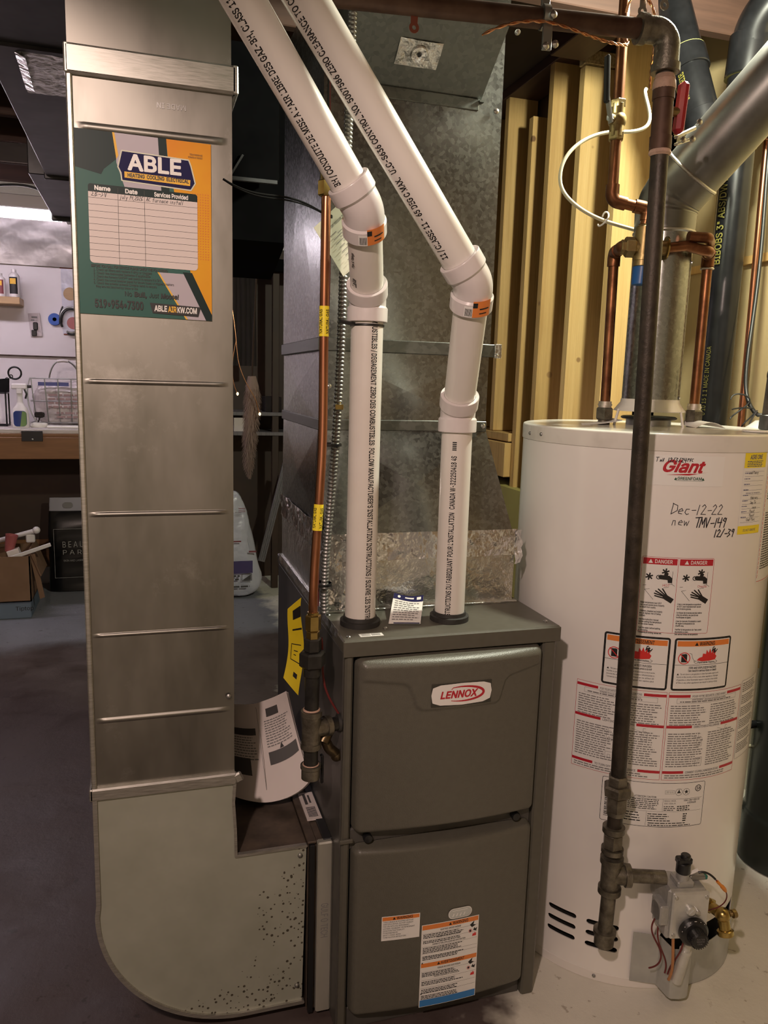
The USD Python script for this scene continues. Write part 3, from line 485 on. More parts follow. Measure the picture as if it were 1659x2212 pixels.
# ================================================================ return duct on the left
ret = thing('return_duct', 'wide dull metal return duct with curved elbow foot, standing left of the furnace', 'duct', (-.32, .33, 0))
def duct_panel(z0, z1, x0, x1, beads, name, m, mm=None):
    """A rectangular duct length whose front has raised stiffening beads."""
    xs = np.linspace(x0, x1, 40); zs = [z0, z1]
    for (zb, hb) in beads: zs += list(zb+np.linspace(-hb, hb, 9))
    zs = np.array(sorted(set(zs))); X, Z = np.meshgrid(xs, zs, indexing='ij'); Y = np.full_like(X, .07)
    for zb, hb in beads: Y -= .0035*np.clip(1-((Z-zb)/hb)**2, 0, 1)*np.clip((X-x0-.012)/.006, 0, 1)*np.clip((x1-.016-X)/.006, 0, 1)
    f = gridmesh(np.stack([X, Y, Z], -1)); part(ret, name, join(f, bx(x0, x1, .0715, .60, z0, z1)), m, smooth=30)
duct_panel(1.80, 2.60, -.450, -.195, [], 'upper_section', K['zinc_sheet']); duct_panel(.555, 1.80, -.448, -.194, [(1.703, .007), (1.2995, .005), (1.071, .005), (.852, .0045), (.691, .006)], 'main_section', K['zinc_sheet'])
part(ret, 'side_seam', bx(-.453, -.444, .064, .075, .56, 1.78, .002), K['zinc_strip'])
part(ret, 'upper_cleat', join(bx(-.455, -.186, .060, .075, 1.777, 1.822, .004), bx(-.455, -.448, .06, .60, 1.777, 1.822, .002), bx(-.194, -.184, .06, .60, 1.777, 1.822, .002)), K['zinc_strip'])
part(ret, 'lower_cleat', join(bx(-.457, -.190, .061, .075, .538, .562, .003), obox((-.187, .0655, .552), unit((1, 0, .45)), (0, 1, 0), unit((-.45, 0, 1)), .016, .010, .020, .003), bx(-.457, -.450, .061, .60, .538, .562, .002)), K['zinc_strip'])
def elbow_poly():
    p = [(-.448, .545), (-.448, .325)]; c, r = np.array((-.17, .30)), .281
    for t in np.linspace(PI, 1.5*PI, 30): p.append((c[0]+r*math.cos(t), .030+.272+ .272*math.sin(t)))
    p += [(-.056, .030), (-.050, .385), (-.192, .385), (-.193, .44), (-.1965, .50), (-.1935, .545)]; return Polygon(p)
ep = elbow_poly()
part(ret, 'elbow', prism(ep, .53, (0, .072, 0), (1, 0, 0), (0, 0, 1), (0, 1, 0)), K['elbow_top'], smooth=30, label='dark inner faces of the elbow')
part(ret, 'elbow_cheek', prism(ep.buffer(-.001), .004, (0, .068, 0), (1, 0, 0), (0, 0, 1), (0, 1, 0)), K['elbow_zinc'], smooth=False, label='speckled flat front of the curved elbow')
el = LineString([(x, z) for x, z in list(ep.exterior.coords)[:-6]]); hem = el.buffer(.004).intersection(ep.buffer(.004)); part(ret, 'elbow_hem', prism(hem, .010, (0, .063, 0), (1, 0, 0), (0, 0, 1), (0, 1, 0)), K['zinc_strip'], smooth=False)
hem2 = LineString([(-.052, .385), (-.192, .385), (-.193, .44), (-.1965, .50), (-.1935, .545)]).buffer(.0028); part(ret, 'elbow_hem', prism(hem2, .009, (0, .064, 0), (1, 0, 0), (0, 0, 1), (0, 1, 0)), K['zinc_strip'], smooth=False)
for p in ((-.2045, .0655, .718), (-.064, .067, .365), (-.068, .067, .07)): part(ret, 'screw', lathe([(.005, 0), (.005, .002), (.003, .0035), (.0005, .004)], p, (0, -1, 0), 14), K['steel_dull'])
tm = T('MADE IN', .008, 0, 0, bold=True); part(ret, 'stamped_lettering', (np.stack([-.268-tm[0][:, 0]*-1*-1+.0, np.full(len(tm[0]), .0692), 1.752-tm[0][:, 1]], -1), tm[1]), K['steel'], smooth=False)

# ================================================================ service sticker on the return duct
W_, H_ = .2185, .288
sk = thing('service_record_sheet', 'green and orange glossy service record sheet with ruled table, stuck on the return duct', 'sticker', (-.338, .0685, 1.41))
sfn = plane_fn((-.4485, .0685, 1.4105), (1, 0, -.012), (.002, 0, 1), (0, -1, 0))
part(sk, 'sheet', prism([(0, 0), (W_, 0), (W_, H_), (0, H_)], .0008, (-.4485, .0685, 1.4105), (1, 0, -.012), (.002, 0, 1), (0, -1, 0)), K['poster_green'], smooth=False)
def lay(name, m, g, k, lab=None): part(sk, name, (sfn(*np.asarray(g[0]).T, .0010+k*.00015), g[1]), K[m], smooth=False, label=lab)
B = lambda *p: Polygon([(x*W_, y*H_) for x, y in p]).intersection(sbox(0, 0, W_, H_))
lay('dark_corner', 'poster_dark', poly2(B((0, 1), (.285, 1), (.31, .86), (.22, .80), (.20, .77), (0, .80))), 0)
lay('orange_panel', 'poster_orange', poly2(B((.67, 1), (1, 1), (1, 0), (.97, .06), (.84, .27), (.80, .40), (.68, .90))), 0)
for q in (((.30, 1), (.61, 1), (.63, .80), (.66, .70), (.37, .70), (.31, .84)), ((.60, .26), (.79, .26), (.955, .0), (.81, .0))): lay('lilac_panel', 'poster_lilac', poly2(B(*q)), 1)
for q in (((.61, 1), (.67, 1), (.675, .90), (.69, .70), (.63, .70), (.62, .85)), ((.78, .27), (.85, .27), (1, .035), (1, 0), (.955, 0))): lay('dark_stripe', 'poster_dark', poly2(B(*q)), 2)
for q in (((.285, 1), (.30, 1), (.325, .88), (.31, .86)), ((.59, .26), (.603, .26), (.815, 0), (.80, 0))): lay('gold_stripe', 'gold', poly2(B(*q)), 2)
dots = [R(.86*W_+i*.0042-.0008, .35*H_+j*.0042, .86*W_+i*.0042+.0008*(.4+i*.15), .35*H_+j*.0042+.0016) for i in range(7) for j in range(26)]
lay('dot_pattern', 'poster_dot', join2(*dots), 2)
x0, x1 = .105*W_, .895*W_
lay('table_header', 'poster_dark', poly2(rrect(x0, .645*H_, x1, .715*H_, .004)), 3)
lay('table', 'poster_white', poly2(rrect(x0, .285*H_, x1, .60*H_, .006).union(sbox(x0, .56*H_, x1, .672*H_))), 4)
rows = [R(x0, y*H_-.00025, x1, y*H_+.00025) for y in np.linspace(.322, .640, 10)]+[R(c*W_-.0003, .285*H_, c*W_+.0003, .705*H_) for c in (.315, .505)]
lay('ruled_lines', 'ink_soft', join2(*rows), 5)
lay('lettering', 'label_white', join2(T('Name', .0066, .205*W_, .683*H_, bold=2, align='c'), T('Date', .0066, .41*W_, .681*H_, bold=2, align='c'), T('Services Provided', .0066, .70*W_, .680*H_, bold=2, align='c', width=.055)), 6)
lay('handwriting', 'pen', join2(hand('EB-SV', .125*W_, .648*H_, .0085, .0007), hand('july 14,2026', .325*W_, .648*H_, .0072, .0006, pitch=.46), hand('AC furnace install', .515*W_, .648*H_, .0072, .0006, pitch=.50)), 6)
bn = Polygon([(.352, .905), (.83, .895), (.845, .865), (.875, .775), (.845, .738), (.35, .752), (.345, .79), (.325, .82)]); bn = affinity.scale(bn, W_, H_, origin=(0, 0))
lay('banner_edge', 'tag_green', poly2(bn.buffer(.0022)), 3); lay('banner', 'navy', poly2(bn), 7)
lay('banner_strip', 'gold', poly2(affinity.scale(Polygon([(.365, .798), (.845, .790), (.842, .757), (.365, .765)]), W_, H_, origin=(0, 0))), 8)
lay('banner_lettering', 'label_white', T('ABLE', .0230, .385*W_, .812*H_, bold=2, width=.086), 9)
lay('banner_lettering', 'ink', T('HEATING  COOLING  ELECTRICAL', .0056, .385*W_, .771*H_, bold=2, width=.098), 9)
tx = [T('BEFORE YOU CALL FOR SERVICE PLEASE CHECK THE FOLLOWING:', .0043, .11*W_, .262*H_, bold=True, width=.122)]+[T(t, .0040, (.125 if k < 5 else .14)*W_, (.243-k*.0185)*H_, width=w) for k, (t, w) in enumerate((('1. Check air filters and replace if dirty or clogged', .092), ('2. Check the thermostat batteries if applicable', .090), ('3. Check the furnace ON/OFF wall switch to ensure it is ON', .106), ('4. Check the circuit breaker panel for blown fuses or tripped breakers', .128), ('5. Check the exterior exhaust & intake vents to ensure', .100), ('they are not blocked by snow or ice', .066)))]
lay('lettering', 'ink_soft', join2(*tx), 6)
lay('slogan', 'ink', join2(T('No', .0078, .345*W_, .112*H_, width=.0118), T('Bull,', .0078, .414*W_, .112*H_, bold=2, width=.0205), T('Just', .0078, .522*W_, .112*H_, italic=.15, width=.0165), T('Moose!', .0078, .610*W_, .112*H_, bold=2, italic=.1, width=.0300), T('519\u2022954\u20227300', .0125, .125*W_, .040*H_, bold=2, width=.078)), 6)
lay('address_plate', 'ink', poly2(affinity.scale(Polygon([(.53, .083), (.915, .075), (.895, .018), (.55, .025)]), W_, H_, origin=(0, 0))), 7)
lay('address_lettering', 'label_white', join2(T('ABLE', .0090, .562*W_, .038*H_, bold=2, width=.021), T('KW.COM', .0090, .733*W_, .036*H_, bold=2, width=.033)), 8); lay('address_lettering', 'gold', T('AIR', .0090, .665*W_, .037*H_, bold=2, width=.014), 8)
lay('small_lettering', 'ink_soft', join2(T('TSSA # 000004482', .0028, .84*W_, .927*H_, width=.021), T('ECRA/ESA # 7005023', .0028, .83*W_, .912*H_, width=.023)), 6)

# ================================================================ filter rack between elbow and furnace
fr = thing('filter_rack', 'narrow metal filter cabinet with stamped door, between return elbow and furnace', 'filter cabinet', (-.026, .36, 0))
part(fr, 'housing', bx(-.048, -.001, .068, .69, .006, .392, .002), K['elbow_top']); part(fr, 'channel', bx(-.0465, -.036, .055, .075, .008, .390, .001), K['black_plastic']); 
fd_ = part(fr, 'door', bx(-.031, .0, .050, .068, .010, .396, .003), K['rack_zinc'])
gt = T('GULF O TECH', .0145, 0, 0, width=.078); part(fd_, 'stamped_lettering', (np.stack([-.0085-(.0145-gt[0][:, 1])+.0, np.full(len(gt[0]), .0494), .262-gt[0][:, 0]], -1)*[1, 1, 1], gt[1]), K['ink_grey'], smooth=False)
part(fr, 'top_rail', bx(-.050, -.032, .06, .69, .391, .396, .001), K['elbow_top']); part(fr, 'top_rail', bx(-.018, .0, .06, .69, .391, .398, .001), K['dark_duct'])
lb = part(fr, 'paper_label', bx(-.036, -.004, .135, .245, .3955, .3985), K['paper_pink'])
part(lb, 'print', join(*[bx(-.030+.0+i*.0, -.010, .145+i*.004, .147+i*.004, .3985, .3988) for i in range(10)], bx(-.028, -.022, .195, .238, .3985, .3988), bx(-.018, -.014, .2, .232, .3985, .3988)), K['ink_soft'])
# ================================================================ white plastic vent pipes
RP = .03015
def vent_pipe(label, x, y, zb, bend, lean, top, texts, sticker_side):
    """base (x,y), first fitting height zb, points bend (top of straight run), lean (elbow), top (far end)."""
    t = thing('vent_pipe', label, 'pipe', (x, y, .838)); b0, b1, b2, b3 = np.array((x, y, .838)), np.array(bend), np.array(lean), np.array(top)
    p1 = part(t, 'pipe_length', cyl(b0, b1, RP, 48), K['pvc']); p2 = part(t, 'pipe_length', cyl(b1, b2, RP, 48), K['pvc']); p3 = part(t, 'pipe_length', cyl(b2, b3, RP, 48), K['pvc'])
    def fit(c, d0, d1, l0, l1, name):
        """Elbow fitting: body along a bend with a wider socket at each end."""
        c, d0, d1 = np.asarray(c), unit(d0), unit(d1); path = fillet([c-d0*l0, c, c+d1*l1], .05, 10)
        f = part(t, name, tube(path, RP+.0042, 40), K['pvc_fitting'])
        for s, dd, ll in ((c-d0*l0, d0, .024), (c+d1*(l1-.0), -d1, .024)):
            part(f, 'socket', lathe([(RP+.0005, -.016), (RP+.0065, -.0165), (RP+.0075, -.015), (RP+.0075, ll-.016), (RP+.0045, ll-.012)], s, dd, 48, closed=False), K['pvc_fitting'])
        return f
    fit(b1, b1-b0, b2-b1, .022, .024, 'lower_elbow'); e = fit(b2, b2-b1, b3-b2, .030, .034, 'upper_elbow')
    # orange maker's sticker round the elbow's lower socket
    a = unit(b2-b1); toc = unit(CAM-b2); rt = np.cross(toc, (0, 0, 1)); sc = b2-a*.030
    fn = pipe_fn(sc-a*.012+a*.020, np.cross(a, unit(toc-a*(toc@a))), toc, RP+.0078)
    rr = RP+.0080; ee = unit(toc-a*(toc@a)); nn = np.cross(a, ee)
    rnd = lambda u, v, off: sc-a*.018*0+np.outer(v, a)+(rr+off)*(np.cos(u/rr)[:, None]*ee+np.sin(u/rr)[:, None]*nn)
    o = sticker_side
    k = part(e, 'sticker', (rnd(*R(o, -.014, o+.034, .016, 14)[0].T, .0002), R(o, -.014, o+.034, .016, 14)[1]), K['orange_print'], smooth=True, label='orange and white bar code sticker')
    part(k, 'white_panel', (rnd(*R(o-.015, -.014, o, .006, 6)[0].T, .0003), R(o-.015, -.014, o, .006, 6)[1]), K['label_white'], smooth=True); bars = join2(*[R(o-.013+i*.0018, -.012, o-.0121+i*.0018, .002, 1) for i in range(7)]+[R(o+.0, .004, o+.008, .013, 3), R(o+.012, .0, o+.030, .0025, 6), R(o+.012, -.008, o+.026, -.006, 6)])
    part(k, 'print', (rnd(*bars[0].T, .0005), bars[1]), K['ink'], smooth=False)
    # primer and ink marks at the sockets
    for part_, p, d, phi, txt, h in texts:
        q = {1: (p1, b0, b1), 2: (p2, b1, b2), 3: (p3, b2, b3)}[part_]; P0 = q[1]+(q[2]-q[1])*p; ax = (q[2]-q[1])*d
        m = T(txt, h*1.22, 0, -h*.61, bold=True, sx=.565); fn = pipe_fn(P0, ax, CAM-P0, RP, phi); part(q[0], 'lettering', (fn(*m[0].T, .0004), m[1]), K['ink'], smooth=False)
    return t
vl = vent_pipe('white plastic vent pipe nearer the metal return duct, rising from the furnace then leaning left', .054, .0835, 1.46, (.054, .083, 1.459), (.0065, -.049, 1.592), (-.405, -.218, 2.086),
    [(1, .965, -1, .50, "COMBUSTIBLES / DEGAGEMENT ZERO DES COMBUSTIBLES  FOLLOW MANUFACTURER'S INSTALLATION INSTRUCTIONS / SUIVRE LES INSTRUCTIONS", .0088), (3, .085, 1, .60, "BH / CONDUITE DE MISE A L'AIR LIBRE DES GAZ-BH, CLASS 11 / 11", .0098), (2, .26, 1, .85, 'Lake', .0085), (2, .47, 1, .85, 'Pipe & Fittings', .005)], .004)
vr = vent_pipe('white plastic vent pipe nearer the water heater, with a bend low down, then leaning left', .241, .077, 1.26, (.241, .078, 1.258), (.199, -.070, 1.483), (-.323, -.2183, 2.0810),
    [(1, .015, 1, .12, "INSTRUCTIONS DU FABRIQUANT POUR L'INSTALLATION   CANADA W-322250418 4S  ", .0082), (3, .085, 1, .70, '11 / CLASSE 11 - 65 DEG C MAX.   ULC-S636 CONTROL NO. 5007586 ZERO CLEARANCE TO COMBUSTIBLES', .0098)], .004)
k_ = [R(i*.0036, -.004, i*.0036+.0022, .004, 1) for i in range(5)]; m = join2(*k_); p0 = np.array((.241, .0775, 1.185)); fn = pipe_fn(p0, (0, 0, 1), CAM-p0, RP, .12)
part(vr+'/pipe_length', 'lettering', (fn(*m[0].T, .0004), m[1]), K['ink'], smooth=False)

# ================================================================ copper gas line with brass ends, and the iron drip leg under it
gl_ = thing('copper_gas_line', 'copper gas line with yellow bands and brass nuts left of the white vent pipes', 'pipe', (-.06, -.01, .86))
gp = smoothpath([(-.060, -.009, .885), (-.059, -.006, .95), (-.056, 0, .99), (-.050, .006, 1.08), (-.042, .018, 1.20), (-.040, .026, 1.32), (-.040, .0275, 1.45), (-.040, .0255, 1.628)], 8)
part(gl_, 'tube', tube(gp, .0083, 20), K['copper'])
part(gl_, 'flare_nut', hexnut((-.060, -.009, .862), (-.060, -.009, .892), .0145), K['brass']); part(gl_, 'flare_nut', hexnut((-.040, .0255, 1.622), (-.040, .0252, 1.648), .0145), K['brass'])
part(gl_, 'brass_fitting', join(hexnut((-.06, -.0085, .846), (-.06, -.009, .862), .0125), cyl((-.060, -.009, .890), (-.060, -.009, .897), .0105)), K['brass']); part(gl_, 'upper_fitting', join(cyl((-.040, .0252, 1.646), (-.040, .025, 1.70), .011), hexnut((-.04, .025, 1.66), (-.04, .025, 1.68), .0135)), K['brass_dull'])
def band(z0, z1):
    P = np.array([[np.interp(z, gp[:, 2], gp[:, 0]), np.interp(z, gp[:, 2], gp[:, 1]), z] for z in np.linspace(z0, z1, 8)])
    b = part(gl_, 'yellow_band', tube(P, .0088, 20), K['yellow_print']); ax = unit(P[-1]-P[0])
    for ph in (.75, -.75):
        m = T('NATURAL GAS', .0062, .004, -.0031, bold=True, width=(z1-z0)-.010); fn = pipe_fn(P[0], ax, CAM-P[0], .0088, ph); part(b, 'lettering', (fn(*m[0].T, .0003), m[1]), K['ink'], smooth=False)
band(1.388, 1.440); band(1.045, 1.092)
dl_ = thing('iron_drip_leg', 'black iron gas pipe with union, tee and end cap, at the furnace side', 'pipe', (-.06, -.004, .59))
part(dl_, 'union', join(hexnut((-.06, -.007, .822), (-.06, -.008, .848), .0165), hexnut((-.06, -.006, .792), (-.06, -.007, .822), .0245), cyl((-.06, -.006, .775), (-.06, -.006, .793), .0165)), K['iron_black']); part(dl_, 'nipple', cyl((-.06, -.006, .69), (-.06, -.006, .78), .0133), K['iron_black'])
part(dl_, 'tee', join(cyl((-.06, -.005, .632), (-.06, -.006, .706), .0175, b=.002), lathe([(.0195, 0), (.0195, .010)], (-.06, -.005, .632)), lathe([(.0195, 0), (.0195, .010)], (-.06, -.006, .696)), cyl((-.06, -.005, .668), (-.022, .005, .668), .0165), lathe([(.0195, 0), (.0195, .010)], (-.032, .002, .668), (1, .27, 0))), K['iron_fitting'])
part(dl_, 'branch_nipple', cyl((-.03, .003, .668), (.012, .013, .668), .0133), K['iron_black']); part(dl_, 'lower_nipple', cyl((-.06, -.005, .59), (-.06, -.005, .64), .0133), K['iron_black'])
part(dl_, 'end_cap', lathe([(.010, 0), (.0175, .003), (.0175, .022), (.0195, .024), (.0195, .030), (.014, .031)], (-.06, -.005, .568)), K['iron_fitting'])
for z in (.596, .706): part(dl_, 'thread_sealant', lathe([(.0142, 0), (.0162, .001), (.0158, .003), (.0138, .004)], (-.06, -.005, z), n=20, closed=False), K['thread_sealant'])
vv = thing('gas_valve', 'small brass gas valve with black handle below the drip leg branch, at the furnace side', 'valve', (-.02, .02, .59))
part(vv, 'body', join(tube(fillet([(-.032, .006, .640), (-.022, .012, .618), (0.0, .016, .596)], .02), .0105), cyl((-.036, .002, .636), (-.026, .010, .652), .012), ball((-.006, .015, .600), .012)), K['brass_dark']); part(vv, 'handle', obox((-.037, .004, .582), (1, 0, 0), (0, 1, 0), (0, 0, 1), .006, .013, .058, .0025), K['black_plastic'])
wr = smoothpath([(-.040, .01, .84), (-.036, .015, .79), (-.03, .014, .74), (-.012, .014, .70), (0.0, .014, .68)], 8); single('control_wire', 'thin dark red wire curving down to the furnace side behind the iron pipe', 'wire', tube(wr, .0022, 8), K['red_wire'])

# yellow tag, bent and hanging behind the gas line
P = bilin((-.104, .05, .752), (-.070, .055, .715), (-.070, .030, .915), (-.094, .034, .892), 14, 20); P[..., 1] += .010*np.sin((P[..., 2]-.75)*22); P[..., 0] += .006*np.sin((P[..., 2]-.75)*30)
tg = thing('gas_tag', 'yellow plastic gas tag hanging behind the iron pipe at the furnace', 'tag', (-.085, .04, .752)); t0 = part(tg, 'tag_sheet', sheet(P, .0006), K['tag_yellow'])
def on_grid(P, off, flip=1):
    """Print on a sheet of points: u, v from 0 to 1."""
    from scipy.ndimage import map_coordinates
    gu, gv = np.gradient(P, axis=0), np.gradient(P, axis=1); N = np.cross(gu, gv); N /= np.linalg.norm(N, axis=2, keepdims=True); a, b = P.shape[:2]
    if (N.reshape(-1, 3).mean(0)@(CAM-P.reshape(-1, 3).mean(0))) < 0: N = -N
    return lambda u, v, o=0: np.stack([map_coordinates(P[..., k]+N[..., k]*off, [np.clip(u, 0, 1)*(a-1), np.clip(v, 0, 1)*(b-1)], order=1) for k in range(3)], -1)
fn = on_grid(P, .0009); bars = join2(R(.40, .80, .98, .92, 4), R(.18, .48, .8, .49, 4), R(.18, .28, .8, .29, 4), R(.18, .28, .21, .49), R(.35, .40, .6, .41, 3), R(.35, .35, .5, .36, 3), R(.5, .12, .75, .17), poly2(Polygon([(.3, .66), (.95, .66), (.95, .68), (.3, .68)])))
part(t0, 'print', (fn(*bars[0].T), bars[1]), K['ink'], smooth=False)
# pale test tag on a black tie
P = bilin((.012, .104, 1.502), (.055, .118, 1.54), (.008, .104, 1.636), (-.047, .094, 1.582), 12, 14)
pt = thing('pressure_test_tag', 'pale green paper test tag hanging behind the bent vent pipe', 'tag', (0, .1, 1.5)); t1 = part(pt, 'card', sheet(P, .0005), K['tag_green'])
# heading set along the top edge of the card
topL, topR, botL = P[0, -1]*0+P[-1, -1]*0+np.array((-.047, .094, 1.582)), np.array((.008, .104, 1.636)), np.array((.012, .104, 1.502)); ed = unit(topR-topL); dn = unit(botL-topL); nn = unit(np.cross(ed, dn)); nn = nn if nn@(CAM-topL) > 0 else -nn; dn = unit(dn-ed*(dn@ed))
h2 = T('MANDATORY PRESSURE TEST', .0042, .010, -.022, bold=True, width=.055); ln = join2(*[R(.014+.002*(k % 2), -.032-k*.0085, .030+.020*((k*7) % 3)/2, -.0308-k*.0085, 3) for k in range(9)]+[R(.030, -.036-k*.0085, .052-.004*(k % 3), -.0350-k*.0085, 2) for k in range(7)]); part(t1, 'print', (topL+np.outer(ln[0][:, 0], ed)-np.outer(ln[0][:, 1], dn)+nn*.0016, ln[1]), K['ink_grey'], smooth=False)
part(t1, 'lettering', (topL+np.outer(h2[0][:, 0], ed)-np.outer(h2[0][:, 1], dn)+nn*.0016, h2[1]), K['ink'], smooth=False)
tz = smoothpath([(-.026, .088, 1.604), (-.05, .075, 1.612), (-.12, .012, 1.612), (-.19, -.048, 1.604), (-.222, -.066, 1.612)], 8)
ti = thing('cable_tie', 'long black cable tie sticking out left from the pale test tag', 'cable tie', (-.05, .07, 1.6)); part(ti, 'strap', tube(tz, .0018, 8), K['lattice']); part(ti, 'head', obox((-.022, .088, 1.602), (1, -.6, 0), (.6, 1, 0), (0, 0, 1), .016, .006, .006, .001), K['black_plastic']); part(ti, 'strap', tube(tz+[0, 0, -.006]*np.linspace(0, 1, len(tz))[:, None]*np.linspace(1, 0, len(tz))[:, None]*3, .0014, 8), K['lattice'])

# ================================================================ flexible armoured conduit and wires beside it
cp = smoothpath([(-.002, .152, .842), (-.004, .148, .90), (-.002, .140, 1.0), (.004, .134, 1.10), (.012, .131, 1.25), (.017, .132, 1.40), (.020, .133, 1.60), (.024, .134, 1.80), (.03, .135, 2.3)], 10)
def corrugated(path, r, pitch, amp):
    d = np.r_[0, np.cumsum(np.linalg.norm(np.diff(path, axis=0), axis=1))]; n = int(d[-1]/pitch*6); s = np.linspace(0, d[-1], n); P = np.stack([np.interp(s, d, path[:, k]) for k in range(3)], -1)
    return tube(P, r+amp*np.abs(np.sin(PI*s/pitch)), 14)
cd_ = thing('armoured_conduit', 'ribbed metal flexible conduit rising between copper gas line and white pipe', 'conduit', (0, .15, .842)); part(cd_, 'spiral_jacket', corrugated(cp, .0066, .0075, .0022), K['steel_dull']); part(cd_, 'brass_clip', obox((.013, .122, 1.262), (1, 0, 0), (0, 1, 0), (0, 0, 1), .016, .006, .010, .001), K['brass'])
for k, dx in enumerate((-.017, -.022)):
    w = smoothpath([(-.012+dx*.3, .150, .86), (-.012+dx*.5, .14, 1.0), (-.006+dx, .132, 1.12), (-.008+dx*.7, .13, 1.22), (.004+dx, .13, 1.34), (.008+dx, .131, 1.6), (.014+dx, .134, 2.3)], 8); single('thermostat_wire', ('brown thermostat wire running close beside the ribbed conduit', 'brown thermostat wire second out from the ribbed conduit, nearer the copper line')[k], 'wire', tube(w, .0024, 8), K['black_cable' if k else 'red_wire'])
for z, x, lab in ((1.185, .004, 'black cable tie round conduit and wires, level with the lower duct band'), (.905, -.010, 'black cable tie round the conduit near its foot')):
    single('conduit_tie', lab, 'cable tie', lathe([(.019, 0), (.021, .0005), (.021, .0055), (.019, .006)], (x-.002, .139, z), n=20, closed=False), K['black_plastic'])
single('conduit_tie', 'black cable tie with long tail below the upper white coupling', 'cable tie', join(lathe([(RP+.0005, 0), (RP+.002, .0005), (RP+.002, .004), (RP+.0005, .0045)], (.054, .083, 1.412), n=40, closed=False), cyl((.026, .070, 1.415), (-.004, .058, 1.418), .0035, 10)), K['black_plastic'])

# ================================================================ papers on the elbow, paper slip on the furnace
bot = np.array([(-.172, .262, .400), (-.140, .236, .399), (-.105, .218, .402), (-.070, .208, .412), (-.040, .206, .426), (-.016, .210, .446)]); topp = np.array([(-.166, .335, .585), (-.150, .318, .590), (-.128, .300, .597), (-.105, .288, .607), (-.082, .280, .618), (-.058, .276, .630)])
bs, ts_ = smoothpath(bot, 5), smoothpath(topp, 5)
for k in range(3):
    v = np.linspace(0, 1, 14)[None, :, None]; P = bs[:, None]*(1-v)+ts_[:, None]*v; P = P+np.array((.004, .010, -.006))*k+np.array((0, 1, 0))*(.030*np.sin(PI*v)*1); P[..., 2] = np.maximum(P[..., 2], .3995)
    lab = ('printed installation booklet, foremost of the curled sheets leaning behind the return duct', 'curled printed sheet, middle of the three leaning behind the return duct', 'curled printed sheet, hindmost of the three leaning behind the return duct')[k]
    pp = thing('manual_sheet', lab, 'paper', tuple(P.reshape(-1, 3).mean(0)*[1, 1, 0]+[0, 0, .4]), group=None); s0 = part(pp, 'sheet', sheet(P, .0006), K['paper_pink'])
    if k == 0:
        fn = on_grid(P, .0012); pr_ = [R(.60, .80, .80, .90, 4), R(.55, .30, .97, .42, 8), R(.02, .62, .40, .70, 6), R(.0, .22, .28, .38, 4)]
        [part(s0, 'heading_block', (fn(*q[0].T), q[1]), K['ink_soft'], smooth=False) for q in pr_]
        g = join2(greek(.55, .76, .95, 11, .028, 3, h=.4, word=(.8, 2)), greek(.02, .60, .42, 9, .028, 5, h=.4, word=(.8, 2)), R(.44, .1, .446, .95, 1), greek(.58, .40, .94, 3, .034, 8, h=.3)); part(s0, 'lettering', (fn(*g[0].T), g[1]), K['ink_grey'], smooth=False)
        tri = T('!', .05, .74, .43, bold=True); part(s0, 'warning_sign', (fn(*poly2([(.72, .425), (.78, .425), (.75, .48)])[0].T), poly2([(.72, .425), (.78, .425), (.75, .48)])[1]), K['ink'], smooth=False)
single('black_case', 'small black plastic case lying behind the curled papers', 'box', bx(-.17, -.075, .40, .52, .3905, .50, .006), K['black_plastic']); single('adapter_box', 'flat glossy black box with pale edge standing behind the papers', 'box', obox((-.105, .375, .478), unit((1, .25, 0)), unit((-.25, 1, 0)), (0, 0, 1), .07, .022, .17, .003), K['navy'])
P = bilin((.108, .066, .840), (.170, .052, .840), (.214, .158, .866), (.150, .165, .872), 16, 18); P[..., 2] += .004*np.sin(P[..., 0]*60)*np.linspace(0, 1, 18)[None, :]
cdn = thing('paper_slip', 'creased blue and white printed slip lying on the furnace between the two pipes', 'paper', (.16, .11, .84)); c0 = part(cdn, 'sheet', sheet(P, .0005), K['paper'])
fn = on_grid(P, .0009); part(c0, 'blue_band', (fn(*join2(R(.0, .80, 1, 1, 10), R(.15, .0, .97, .03, 8))[0].T), join2(R(.0, .80, 1, 1, 10), R(.15, .0, .97, .03, 8))[1]), K['navy'], smooth=False)
g = greek(.08, .74, .92, 9, .075, 11, h=.35, word=(.8, 2.)); part(c0, 'lettering', (fn(*g[0].T), g[1]), K['ink_grey'], smooth=False)
fn2 = on_grid(P, .0014); g = join2(R(.38, .88, .68, .93, 4), R(.78, .86, .92, .95, 2), poly2(Point(.18, .9).buffer(.05))); part(c0, 'logo', (fn2(*g[0].T), g[1]), K['label_white'], smooth=False)
# ================================================================ water heater
HC, HR = np.array((.771, .210)), .283
def HZ(az, z, off=0.0):
    a = math.radians(az); return np.array((HC[0]+(HR+off)*math.sin(a), HC[1]-(HR+off)*math.cos(a), z))
def HN(az): a = math.radians(az); return np.array((math.sin(a), -math.cos(a), 0.))
def HT(az): a = math.radians(az); return np.array((math.cos(a), math.sin(a), 0.))
def heater_fn(az, z, r=HR):
    a0 = math.radians(az); return lambda u, v, off: np.stack([HC[0]+(r+off)*np.sin(a0+u/r), HC[1]-(r+off)*np.cos(a0+u/r), z+v], -1)
wh = thing('water_heater', 'tall white gas water heater covered in warning labels, right of the grey furnace', 'water heater', (*HC, 0))
MF = manifold3d.Manifold
lower = MF.cylinder(.22, HR, HR, 200)-MF.cylinder(.30, HR-.003, HR-.003, 200).translate((0, 0, -.02))
def slot(az0, az1, z):
    pts = []
    for t in np.linspace(az0, az1, 12):
        for dr in (-.02, .02):
            n = HN(t)*(HR+dr)
            pts.append(MF.sphere(.0062, 12).translate((n[0], n[1], z)))
    return MF.batch_hull(pts)
